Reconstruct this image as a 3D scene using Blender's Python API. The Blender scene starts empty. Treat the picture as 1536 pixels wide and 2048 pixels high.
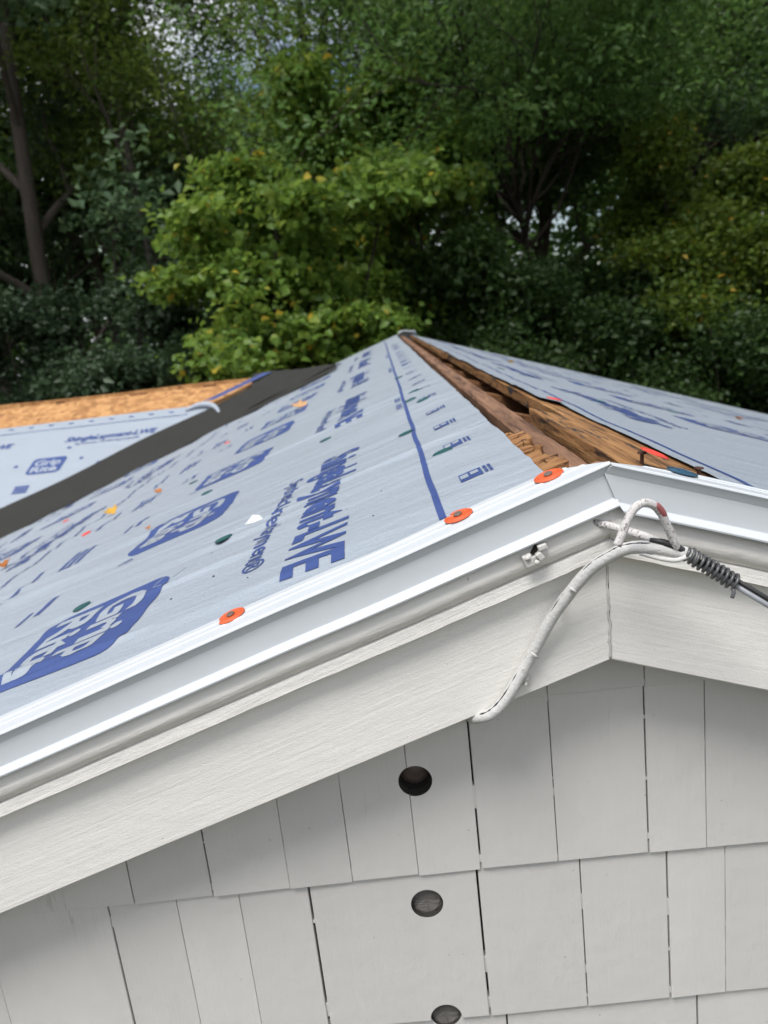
import bpy, bmesh, math, random
import numpy as np
from mathutils import Vector, Matrix, Quaternion

rnd = random.Random(7)
scene = bpy.context.scene
COL = scene.collection

# ------------------------------------------------------------------ camera
ZA = 3.6                       # height of the front ridge apex above the ground
S = 0.336                      # roof slope, about 4 in 12
cam_d = bpy.data.cameras.new('camera')
cam = bpy.data.objects.new('camera', cam_d)
COL.objects.link(cam)
cam_d.sensor_fit = 'VERTICAL'
cam_d.sensor_height = 24.0
cam_d.lens = 1508.57 / 2048 * 24.0
cam_d.clip_start = 0.02
cam_d.clip_end = 2000
yaw, pitch, roll = -0.0195, -0.2517, -0.1135
fw = Vector((math.sin(yaw) * math.cos(pitch), math.cos(yaw) * math.cos(pitch), math.sin(pitch)))
rt = fw.cross(Vector((0, 0, 1))).normalized()
up = rt.cross(fw)
r2 = rt * math.cos(roll) + up * math.sin(roll)
u2 = -rt * math.sin(roll) + up * math.cos(roll)
cam.matrix_world = Matrix(((r2.x, u2.x, -fw.x, -0.1893), (r2.y, u2.y, -fw.y, -0.65),
                           (r2.z, u2.z, -fw.z, 0.1441 + ZA), (0, 0, 0, 1)))
cam_d.dof.use_dof = True
cam_d.dof.focus_distance = 0.74
cam_d.dof.aperture_fstop = 5.2
scene.camera = cam

# ------------------------------------------------------------------ light
SUN = Vector((-0.24, -0.38, 0.89)).normalized()
world = bpy.data.worlds.new('World')
scene.world = world
world.use_nodes = True
wn = world.node_tree
wn.nodes.clear()
w_out = wn.nodes.new('ShaderNodeOutputWorld')
w_bg = wn.nodes.new('ShaderNodeBackground')
w_sky = wn.nodes.new('ShaderNodeTexSky')
w_sky.sky_type = 'NISHITA'
w_sky.sun_disc = False
w_sky.sun_elevation = math.asin(SUN.z)
w_sky.sun_rotation = math.atan2(SUN.x, SUN.y)
w_tc = wn.nodes.new('ShaderNodeTexCoord')
w_ns = wn.nodes.new('ShaderNodeTexNoise')
w_ns.inputs['Scale'].default_value = 3.0
w_ns.inputs['Detail'].default_value = 6
w_rm = wn.nodes.new('ShaderNodeValToRGB')
w_rm.color_ramp.elements[0].position = 0.40
w_rm.color_ramp.elements[1].position = 0.56
w_mx = wn.nodes.new('ShaderNodeMix')
w_mx.data_type = 'RGBA'
w_mx.inputs['B'].default_value = (12.0, 12.3, 12.8, 1)
wn.links.new(w_tc.outputs['Generated'], w_ns.inputs['Vector'])
wn.links.new(w_ns.outputs['Fac'], w_rm.inputs['Fac'])
wn.links.new(w_rm.outputs['Color'], w_mx.inputs['Factor'])
wn.links.new(w_sky.outputs['Color'], w_mx.inputs['A'])
wn.links.new(w_mx.outputs['Result'], w_bg.inputs['Color'])
w_bg.inputs['Strength'].default_value = 0.088
wn.links.new(w_bg.outputs['Background'], w_out.inputs['Surface'])

sun_d = bpy.data.lights.new('sun', 'SUN')
sun_d.energy = 3.4
sun_d.angle = math.radians(24)
sun_d.color = (1.0, 0.97, 0.925)
sun = bpy.data.objects.new('sun', sun_d)
COL.objects.link(sun)
sun.rotation_euler = (-SUN).to_track_quat('-Z', 'Y').to_euler()
sun.location = (0, 0, 30)

vs = scene.view_settings
vs.view_transform = 'Standard'
vs.look = 'None'
vs.exposure = 0.18
vs.gamma = 1.0
scene.cycles.use_denoising = True
scene.cycles.use_adaptive_sampling = True
scene.cycles.adaptive_threshold = 0.03
scene.cycles.max_bounces = 4
scene.cycles.diffuse_bounces = 3
scene.cycles.transmission_bounces = 2


# ------------------------------------------------------------------ helpers
def tag(o, label=None, cat=None, group=None, kind=None):
    if label: o['label'] = label
    if cat: o['category'] = cat
    if group: o['group'] = group
    if kind: o['kind'] = kind
    return o


def empty(name, loc=(0, 0, 0)):
    o = bpy.data.objects.new(name, None)
    COL.objects.link(o)
    o.location = loc
    o.empty_display_size = 0.2
    return o


def obj(name, me, m, parent=None, loc=None):
    o = bpy.data.objects.new(name, me)
    COL.objects.link(o)
    if m is not None and len(me.materials) == 0:
        me.materials.append(m)
    if parent is not None:
        o.parent = parent
    if loc is not None:
        o.location = loc
    return o


def pymesh(name, v, f, smooth=False):
    me = bpy.data.meshes.new(name)
    me.from_pydata([tuple(map(float, p)) for p in v], [], [tuple(int(i) for i in q) for q in f])
    me.validate()
    me.update()
    if smooth:
        me.polygons.foreach_set('use_smooth', [True] * len(me.polygons))
    return me


def np_mesh(name, v, f, tint=None, smooth=False):
    """v (n,3), f (m,k) arrays -> mesh, fast"""
    me = bpy.data.meshes.new(name)
    v = np.asarray(v, np.float32)
    f = np.asarray(f, np.int32)
    m, k = f.shape
    me.vertices.add(len(v))
    me.vertices.foreach_set('co', v.ravel())
    me.loops.add(m * k)
    me.loops.foreach_set('vertex_index', f.ravel())
    me.polygons.add(m)
    me.polygons.foreach_set('loop_start', np.arange(0, m * k, k, dtype=np.int32))
    me.polygons.foreach_set('loop_total', np.full(m, k, np.int32))
    me.update(calc_edges=True)
    if smooth:
        me.polygons.foreach_set('use_smooth', np.ones(m, bool))
    if tint is not None:
        a = me.attributes.new('tint', 'FLOAT', 'FACE')
        a.data.foreach_set('value', np.asarray(tint, np.float32))
    return me


def box_vf(x0, x1, y0, y1, z0, z1):
    v = [(x0, y0, z0), (x1, y0, z0), (x1, y1, z0), (x0, y1, z0), (x0, y0, z1), (x1, y0, z1), (x1, y1, z1), (x0, y1, z1)]
    f = [(0, 3, 2, 1), (4, 5, 6, 7), (0, 1, 5, 4), (1, 2, 6, 5), (2, 3, 7, 6), (3, 0, 4, 7)]
    return v, f


class MB:
    def __init__(self):
        self.v = []
        self.f = []

    def add(self, v, f):
        o = len(self.v)
        self.v += [tuple(p) for p in v]
        self.f += [tuple(i + o for i in q) for q in f]

    def box(self, *a):
        self.add(*box_vf(*a))

    def tube(self, pts, rad, n=8, cap=True):
        self.add(*tube_vf(pts, rad, n, cap))

    def mesh(self, name, smooth=False):
        return pymesh(name, self.v, self.f, smooth)


def tube_vf(pts, rad, n=8, cap=True):
    pts = [Vector(p) for p in pts]
    if not isinstance(rad, (list, tuple)):
        rad = [rad] * len(pts)
    v, f = [], []
    t0 = (pts[1] - pts[0]).normalized()
    a = Vector((0, 0, 1)) if abs(t0.z) < 0.9 else Vector((1, 0, 0))
    nrm = (a - t0 * a.dot(t0)).normalized()
    for i, p in enumerate(pts):
        t = (pts[min(i + 1, len(pts) - 1)] - pts[max(i - 1, 0)]).normalized()
        nrm = (nrm - t * nrm.dot(t)).normalized()
        b = t.cross(nrm)
        for k in range(n):
            an = 2 * math.pi * k / n
            v.append(p + (nrm * math.cos(an) + b * math.sin(an)) * rad[i])
    for i in range(len(pts) - 1):
        for k in range(n):
            k2 = (k + 1) % n
            f.append((i * n + k, i * n + k2, (i + 1) * n + k2, (i + 1) * n + k))
    if cap:
        f.append(tuple(range(n - 1, -1, -1)))
        f.append(tuple((len(pts) - 1) * n + k for k in range(n)))
    return v, f


def smooth_path(pts, m=6):
    """Catmull-Rom through pts"""
    P = [Vector(p) for p in pts]
    P = [P[0] * 2 - P[1]] + P + [P[-1] * 2 - P[-2]]
    out = []
    for i in range(1, len(P) - 2):
        a, b, c, d = P[i - 1:i + 3]
        for k in range(m):
            t = k / m
            out.append(0.5 * ((2 * b) + (c - a) * t + (2 * a - 5 * b + 4 * c - d) * t * t + (3 * b - a - 3 * c + d) * t ** 3))
    out.append(P[-2])
    return out


def bevel(o, w=0.001, seg=2, ang=35):
    md = o.modifiers.new('bevel', 'BEVEL')
    md.width = w
    md.segments = seg
    md.limit_method = 'ANGLE'
    md.angle_limit = math.radians(ang)
    return o


# value noise in 2D -------------------------------------------------
_rs = np.random.RandomState(11)
_TAB = _rs.rand(256, 256)


def vn(x, y, seed=0):
    x = np.asarray(x, float) + seed * 17.3
    y = np.asarray(y, float) + seed * 9.1
    xi = np.floor(x).astype(int)
    yi = np.floor(y).astype(int)
    fx = x - xi
    fy = y - yi
    fx = fx * fx * fx * (fx * (fx * 6 - 15) + 10)
    fy = fy * fy * fy * (fy * (fy * 6 - 15) + 10)
    g = lambda a, b: _TAB[a % 256, b % 256]
    return (g(xi, yi) * (1 - fx) + g(xi + 1, yi) * fx) * (1 - fy) + (g(xi, yi + 1) * (1 - fx) + g(xi + 1, yi + 1) * fx) * fy


# ------------------------------------------------------------------ materials
def mat(name, build):
    m = bpy.data.materials.new(name)
    m.use_nodes = True
    nt = m.node_tree
    nt.nodes.clear()
    out = nt.nodes.new('ShaderNodeOutputMaterial')
    sh = build(nt)
    nt.links.new(sh, out.inputs['Surface'])
    return m


def N(nt, t, **k):
    n = nt.nodes.new(t)
    for a, b in k.items():
        setattr(n, a, b)
    return n


def coords(nt, scale=(1, 1, 1), rot=(0, 0, 0)):
    tc = N(nt, 'ShaderNodeTexCoord')
    mp = N(nt, 'ShaderNodeMapping')
    mp.inputs['Scale'].default_value = scale
    mp.inputs['Rotation'].default_value = rot
    nt.links.new(tc.outputs['Object'], mp.inputs['Vector'])
    if any(abs(r) > 1e-6 for r in rot):      # rotate first, then scale
        mp.inputs['Scale'].default_value = (1, 1, 1)
        m2 = N(nt, 'ShaderNodeMapping')
        m2.inputs['Scale'].default_value = scale
        nt.links.new(mp.outputs['Vector'], m2.inputs['Vector'])
        return m2.outputs['Vector']
    return mp.outputs['Vector']


def noise(nt, vec, scale=5, detail=4, rough=0.55, dist=0.0):
    n = N(nt, 'ShaderNodeTexNoise')
    n.inputs['Scale'].default_value = scale
    n.inputs['Detail'].default_value = detail
    n.inputs['Roughness'].default_value = rough
    n.inputs['Distortion'].default_value = dist
    if vec is not None:
        nt.links.new(vec, n.inputs['Vector'])
    return n.outputs['Fac']


def ramp(nt, fac, stops):
    r = N(nt, 'ShaderNodeValToRGB')
    e = r.color_ramp.elements
    while len(e) < len(stops):
        e.new(0.5)
    for el, (p, c) in zip(e, stops):
        el.position = p
        el.color = (*c, 1) if len(c) == 3 else c
    nt.links.new(fac, r.inputs['Fac'])
    return r.outputs['Color']


def mixc(nt, fac, a, b):
    m = N(nt, 'ShaderNodeMix', data_type='RGBA')
    for key, val in (('Factor', fac), ('A', a), ('B', b)):
        if hasattr(val, 'is_output'):
            nt.links.new(val, m.inputs[key])
        elif key == 'Factor':
            m.inputs[key].default_value = val
        else:
            m.inputs[key].default_value = (*val, 1)
    return m.outputs['Result']


def bsdf(nt, col, rough=0.6, spec=0.5, metal=0.0, bumps=()):
    b = N(nt, 'ShaderNodeBsdfPrincipled')
    if hasattr(col, 'is_output'):
        nt.links.new(col, b.inputs['Base Color'])
    else:
        b.inputs['Base Color'].default_value = (*col, 1)
    if hasattr(rough, 'is_output'):
        nt.links.new(rough, b.inputs['Roughness'])
    else:
        b.inputs['Roughness'].default_value = rough
    b.inputs['Specular IOR Level'].default_value = spec
    b.inputs['Metallic'].default_value = metal
    prev = None
    for fac, dist in bumps:
        bp = N(nt, 'ShaderNodeBump')
        bp.inputs['Strength'].default_value = 1.0
        bp.inputs['Distance'].default_value = dist
        nt.links.new(fac, bp.inputs['Height'])
        if prev is not None:
            nt.links.new(prev, bp.inputs['Normal'])
        prev = bp.outputs['Normal']
    if prev is not None:
        nt.links.new(prev, b.inputs['Normal'])
    return b.outputs['BSDF']


TRIM = (0.77, 0.745, 0.71)
TRIM2 = (0.74, 0.72, 0.685)


def m_paint(name, rot=0.0, along=(13, 30, 240), grain=0.0005, lump=0.0006, col=(TRIM, TRIM2), crack=False):
    def b(nt):
        v = coords(nt, along, (0, rot, 0))
        g = noise(nt, v, 1.0, 6, 0.6, 0.25)
        v2 = coords(nt)
        l = noise(nt, v2, 45, 3, 0.5)
        big = noise(nt, v2, 9, 3, 0.6)
        fine = noise(nt, v2, 700, 2, 0.5)
        spots = noise(nt, v2, 130, 1, 0.4)
        sp = ramp(nt, spots, [(0.80 if crack else 0.83, (0, 0, 0)), (0.83 if crack else 0.85, (.8, .8, .8))])
        c = mixc(nt, big, col[0], col[1])
        if crack:
            oi = N(nt, 'ShaderNodeObjectInfo')
            c = mixc(nt, oi.outputs['Random'], c, tuple(x * .95 for x in col[1]))
            stain = noise(nt, coords(nt, (16, 1, 5)), 1.0, 4, 0.6)
            c = mixc(nt, ramp(nt, stain, [(.5, (0, 0, 0)), (.85, (.4, .4, .4))]), c, tuple(x * .86 for x in col[1]))
            cl = noise(nt, coords(nt, (75, 30, 4.5)), 1.0, 3, 0.55, 0.4)
            line = ramp(nt, cl, [(.485, (0, 0, 0)), (.5, (1, 1, 1)), (.515, (0, 0, 0))])
            mask = ramp(nt, noise(nt, coords(nt, (9, 9, 4)), 1.0, 3, 0.5), [(.69, (0, 0, 0)), (.76, (.7, .7, .7))])
            lm = N(nt, 'ShaderNodeMix', data_type='RGBA', blend_type='MULTIPLY')
            lm.inputs['Factor'].default_value = 1.0
            nt.links.new(line, lm.inputs['A'])
            nt.links.new(mask, lm.inputs['B'])
            c = mixc(nt, lm.outputs['Result'], c, (0.22, 0.21, 0.20))
        c = mixc(nt, sp, c, (0.36, 0.33, 0.29))
        return bsdf(nt, c, 0.5, 0.35, 0, [(g, grain), (l, lump), (fine, 0.0002)])
    return mat(name, b)


ANG = math.atan(S)
M_rakeL = m_paint('rake paint left', ANG)
M_rakeR = m_paint('rake paint right', -ANG)
M_mouldL = m_paint('moulding paint left', ANG, (14, 60, 160), 0.0012, 0.0014)
M_mouldR = m_paint('moulding paint right', -ANG, (14, 60, 160), 0.0012, 0.0014)
M_shingle = m_paint('shingle paint', 0, (170, 30, 9), 0.0005, 0.0007, ((0.61, 0.588, 0.565), (0.575, 0.558, 0.54)), True)
M_blob = m_paint('thick paint', 0, (60, 60, 60), 0.002, 0.0025, ((0.60, 0.585, 0.56), (0.50, 0.485, 0.465)))


def b_metal(nt):
    v = coords(nt)
    n = noise(nt, v, 18, 3, 0.5)
    c = mixc(nt, n, (0.58, 0.61, 0.64), (0.54, 0.57, 0.60))
    return bsdf(nt, c, 0.32, 0.5, 0, [(n, 0.0004)])


M_drip = mat('white coil metal', b_metal)


def b_sheet(nt):
    v = coords(nt)
    big = noise(nt, v, 2.2, 4, 0.6)
    md = noise(nt, coords(nt, (3.5, 15, 3.5), (0, 0, .2)), 1.0, 4, 0.55)
    fi = noise(nt, v, 170, 4, 0.65)
    c = mixc(nt, big, (0.30, 0.338, 0.39), (0.335, 0.375, 0.428))
    return bsdf(nt, c, 0.38, 0.5, 0, [(md, 0.008), (fi, 0.0014)])


M_sheet = mat('underlayment', b_sheet)


def b_ink(nt):
    v = coords(nt)
    n = noise(nt, v, 260, 3, 0.6)
    md = noise(nt, coords(nt, (3.5, 15, 3.5), (0, 0, .2)), 1.0, 4, 0.55)
    c = mixc(nt, n, (0.032, 0.056, 0.185), (0.052, 0.088, 0.25))
    return bsdf(nt, c, 0.5, 0.35, 0, [(md, 0.006)])


M_ink = mat('blue ink', b_ink)


def b_membrane(nt):
    v = coords(nt)
    n = noise(nt, v, 6, 4, 0.6)
    fi = noise(nt, v, 300, 2, 0.6)
    c = mixc(nt, n, (0.020, 0.020, 0.018), (0.030, 0.029, 0.026))
    return bsdf(nt, c, 0.75, 0.3, 0, [(n, 0.006), (fi, 0.0008)])


M_membrane = mat('valley membrane', b_membrane)


def m_wood(name, a, b2, dark, tar=0.62, grain=(60, 7, 60), bump=0.003):
    def b(nt):
        g = noise(nt, coords(nt, grain), 1.0, 6, 0.65, 0.6)
        v = coords(nt)
        t = noise(nt, coords(nt, (34, 9, 34)), 1.0, 6, 0.72)
        c = ramp(nt, g, [(0.36, dark), (0.45, b2), (0.64, a)])
        tm = ramp(nt, t, [(tar, (0, 0, 0)), (tar + 0.05, (1, 1, 1))])
        c = mixc(nt, tm, c, (0.03, 0.03, 0.032))
        return bsdf(nt, c, 0.75, 0.3, 0, [(g, bump)])
    return mat(name, b)


M_plank = m_wood('weathered plank', (0.38, 0.20, 0.08), (0.21, 0.10, 0.038), (0.035, 0.02, 0.012), 0.565, (95, 6, 95), .003)
M_cracked = m_wood('cracked plank', (0.36, 0.19, 0.08), (0.24, 0.11, 0.042), (0.06, 0.03, 0.016), 0.63, (30, 60, 60), .005)
M_beam = m_wood('old beam', (0.27, 0.15, 0.09), (0.15, 0.08, 0.05), (0.05, 0.027, 0.018), 0.70, (70, 5, 70), .0018)
M_rafter = m_wood('rafter', (0.28, 0.135, 0.06), (0.17, 0.08, 0.035), (0.05, 0.025, 0.015), 0.8, (8, 60, 60))


def b_osb(nt):
    vo = N(nt, 'ShaderNodeTexVoronoi')
    vo.inputs['Scale'].default_value = 1.0
    nt.links.new(coords(nt, (30, 34, 34), (0, 0, .6)), vo.inputs['Vector'])
    c = ramp(nt, vo.outputs['Color'], [(0.1, (0.26, 0.12, 0.045)), (0.5, (0.40, 0.20, 0.075)), (0.9, (0.52, 0.29, 0.12))])
    return bsdf(nt, c, 0.7, 0.3)


M_osb = mat('strand board', b_osb)


def m_plain(name, c, rough=0.5, spec=0.5, metal=0, bs=0, bd=0.0):
    def b(nt):
        if bs:
            n = noise(nt, coords(nt), bs, 3, 0.6)
            cc = mixc(nt, n, c, tuple(x * 0.72 for x in c))
            return bsdf(nt, cc, rough, spec, metal, [(n, bd)])
        return bsdf(nt, c, rough, spec, metal)
    return mat(name, b)


M_orange = m_plain('orange plastic', (0.70, 0.115, 0.035), 0.4, 0.5, 0, 60, 0.0006)
M_red = m_plain('red plastic', (0.75, 0.06, 0.035), 0.35, 0.5, 0, 60, 0.0004)
M_green = m_plain('dark green plastic', (0.012, 0.085, 0.085), 0.35, 0.5, 0, 60, 0.0004)
M_blue = m_plain('dark blue plastic', (0.02, 0.075, 0.13), 0.35, 0.5, 0, 60, 0.0004)
M_rust = m_plain('rusty steel', (0.09, 0.04, 0.025), 0.6, 0.5, 0.3, 300, 0.0005)
M_steel = m_plain('nail steel', (0.20, 0.15, 0.13), 0.5, 0.5, 0.5)
M_dark = m_plain('dark gap', (0.02, 0.018, 0.016), 0.9, 0.2)
M_paper = m_plain('torn white flap', (0.58, 0.60, 0.60), 0.5, 0.4)
M_tape = m_plain('blue flashing tape', (0.06, 0.09, 0.24), 0.5, 0.4, 0, 30, 0.001)


def m_worn_paint(name, under, paint, thr, sc=140):
    def b(nt):
        v = coords(nt)
        n = noise(nt, v, sc, 5, 0.65)
        geo = N(nt, 'ShaderNodeNewGeometry')
        f = ramp(nt, n, [(thr, (0, 0, 0)), (thr + 0.04, (1, 1, 1))])
        c = mixc(nt, f, paint, under)
        return bsdf(nt, c, 0.6, 0.35, 0, [(n, 0.0012)])
    return mat(name, b)


M_hook = m_worn_paint('flaking painted iron', (0.20, 0.17, 0.165), (0.56, 0.54, 0.53), 0.56, 420)
M_cable = m_worn_paint('painted cable', (0.10, 0.10, 0.10), (0.54, 0.535, 0.525), 0.67, 260)
M_coil = m_plain('dark lashing wire', (0.10, 0.10, 0.105), 0.38, 0.5, 0.35, 90, .0006)
M_wire = m_plain('grey weathered wire', (0.34, 0.36, 0.39), 0.45, 0.5, 0.1, 60, .0004)
M_blackw = m_plain('black sheath', (0.02, 0.02, 0.021), 0.5, 0.5)
M_redp = m_plain('faded red paint', (0.34, 0.10, 0.10), 0.55, 0.4, 0, 200, 0.0006)


def b_plug(nt):
    n = noise(nt, coords(nt, (40, 40, 900)), 1.0, 4, 0.6)
    c = mixc(nt, n, (0.06, 0.052, 0.047), (0.19, 0.18, 0.17))
    return bsdf(nt, c, 0.6, 0.4, 0, [(n, 0.0012)])


def b_plug2(nt):
    n = noise(nt, coords(nt, (80, 80, 200)), 1.0, 4, 0.6)
    c = mixc(nt, n, (0.05, 0.035, 0.028), (0.13, 0.10, 0.085))
    return bsdf(nt, c, 0.4, 0.5, 0, [(n, 0.001)])


M_rim = m_plain('raw hole edge', (0.045, 0.04, 0.036), 0.7, 0.3, 0, 300, .0008)
M_plug = mat('grey wood plug', b_plug)
M_plugd = mat('dark wood plug', b_plug2)


def b_ground(nt):
    v = coords(nt)
    n = noise(nt, v, 0.6, 6, 0.65)
    f = noise(nt, v, 12, 4, 0.6)
    c = mixc(nt, n, (0.045, 0.06, 0.022), (0.07, 0.05, 0.03))
    return bsdf(nt, c, 0.9, 0.2, 0, [(f, 0.05)])


M_ground = mat('ground', b_ground)


def m_bark(name, a, b2):
    def b(nt):
        n = noise(nt, coords(nt, (14, 14, 3)), 1.0, 5, 0.65)
        c = mixc(nt, n, a, b2)
        return bsdf(nt, c, 0.85, 0.2, 0, [(n, 0.03)])
    return mat(name, b)


M_bark = m_bark('grey bark', (0.04, 0.034, 0.03), (0.13, 0.11, 0.095))
M_bark2 = m_bark('dark bark', (0.02, 0.016, 0.013), (0.05, 0.04, 0.033))


def m_leaf(name, stops, trans=0.35, rough=0.45):
    def b(nt):
        at = N(nt, 'ShaderNodeAttribute')
        at.attribute_name = 'tint'
        c = ramp(nt, at.outputs['Fac'], stops)
        p = bsdf(nt, c, rough, 0.3)
        t = N(nt, 'ShaderNodeBsdfTranslucent')
        hs = N(nt, 'ShaderNodeHueSaturation')
        hs.inputs['Hue'].default_value = 0.485
        hs.inputs['Value'].default_value = 1.5
        nt.links.new(c, hs.inputs['Color'])
        nt.links.new(hs.outputs['Color'], t.inputs['Color'])
        mx = N(nt, 'ShaderNodeMixShader')
        mx.inputs['Fac'].default_value = trans
        nt.links.new(p, mx.inputs[1])
        nt.links.new(t.outputs['BSDF'], mx.inputs[2])
        return mx.outputs['Shader']
    return mat(name, b)


L_maple = m_leaf('maple leaves', [(0.0, (0.08, 0.15, 0.028)), (0.5, (0.13, 0.225, 0.036)), (0.88, (0.20, 0.275, 0.046)), (0.95, (0.48, 0.38, 0.05))], 0.45)
L_oak = m_leaf('oak leaves', [(0.0, (0.05, 0.098, 0.045)), (0.6, (0.08, 0.138, 0.062)), (1.0, (0.125, 0.185, 0.095))], 0.36, 0.45)
L_olive = m_leaf('feathery olive leaves', [(0.0, (0.07, 0.12, 0.022)), (0.6, (0.10, 0.16, 0.03)), (1.0, (0.155, 0.20, 0.04))], 0.45)
L_dark = m_leaf('deep green leaves', [(0.0, (0.055, 0.12, 0.028)), (0.6, (0.085, 0.168, 0.04)), (1.0, (0.13, 0.21, 0.058))], 0.42)
L_shrub_shaded = m_leaf('shade-toned shrub leaves', [(0.0, (0.025, 0.048, 0.022)), (0.6, (0.038, 0.07, 0.032)), (1.0, (0.065, 0.105, 0.055))], 0.28, 0.45)  # bluish foliage, darkened so its colour carries shade from the taller trees
L_shrub2_shaded = m_leaf('dark shade-toned shrub leaves', [(0.0, (0.022, 0.048, 0.012)), (0.6, (0.034, 0.068, 0.016)), (1.0, (0.055, 0.10, 0.024))], 0.3, 0.45)  # green version, overhead tree shade likewise put into the leaf colour
L_lime = m_leaf('yellowish leaves', [(0.0, (0.05, 0.095, 0.012)), (0.6, (0.085, 0.135, 0.016)), (0.93, (0.125, 0.155, 0.02)), (1.0, (0.34, 0.24, 0.03))], 0.42)

# ================================================================== SETTING
gv, gf = [], []
xs = [-150, -40, -15, -6, 0, 6, 15, 40, 150]
ys = [-150, -40, -12, 0, 6, 12, 25, 50, 150]
for j, y in enumerate(ys):
    for i, x in enumerate(xs):
        gv.append((x, y, 0.0 if abs(x) < 7 and y < 7 else 0.25 * math.sin(x * 0.3 + y * 0.2) - 0.1))
for j in range(len(ys) - 1):
    for i in range(len(xs) - 1):
        a = j * len(xs) + i
        gf.append((a, a + 1, a + 1 + len(xs), a + len(xs)))
tag(obj('ground', pymesh('ground', gv, gf), M_ground), kind='structure')

# ================================================================== HOUSE
house = empty('house', (0, 0, 0))
tag(house, 'white shingled house with the roof stripped and covered in printed blue-white underlayment', 'house')
UP = (0, 0, ZA)          # parts are modelled round the front apex
XE = 3.4                 # half width of the roof
YF = 5.9                 # far rake
DECK = -0.004            # deck top under the calibrated plane


def zL(x):
    return -S * abs(x)


# --- walls ---------------------------------------------------------
WX = 3.15
wall = obj('gable_wall', pymesh('gable_wall', [
    (-WX, .096, -3.6), (WX, .096, -3.6), (WX, .096, zL(WX) - .03), (0, .096, -.03), (-WX, .096, zL(WX) - .03),
    (-WX, .20, -3.6), (WX, .20, -3.6), (WX, .20, zL(WX) - .03), (0, .20, -.03), (-WX, .20, zL(WX) - .03)],
    [(0, 1, 2, 3, 4), (9, 8, 7, 6, 5), (0, 5, 6, 1), (1, 6, 7, 2), (2, 7, 8, 3), (3, 8, 9, 4), (4, 9, 5, 0)]), M_dark, house, UP)
for nm, vf in (('side_wall', box_vf(-WX, -WX + .12, .205, 5.7, -3.6, zL(WX) - .04)),
               ('side_wall', box_vf(WX - .12, WX, .205, 5.7, -3.6, zL(WX) - .04))):
    obj(nm, pymesh(nm, *vf), M_shingle, house, UP)
obj('rear_wall', pymesh('rear_wall', [
    (-WX, 5.71, -3.6), (WX, 5.71, -3.6), (WX, 5.71, zL(WX) - .04), (0, 5.71, -.04), (-WX, 5.71, zL(WX) - .04),
    (-WX, 5.8, -3.6), (WX, 5.8, -3.6), (WX, 5.8, zL(WX) - .04), (0, 5.8, -.04), (-WX, 5.8, zL(WX) - .04)],
    [(0, 1, 2, 3, 4), (9, 8, 7, 6, 5), (0, 5, 6, 1), (1, 6, 7, 2), (2, 7, 8, 3), (3, 8, 9, 4), (4, 9, 5, 0)]), M_shingle, house, UP)

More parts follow.
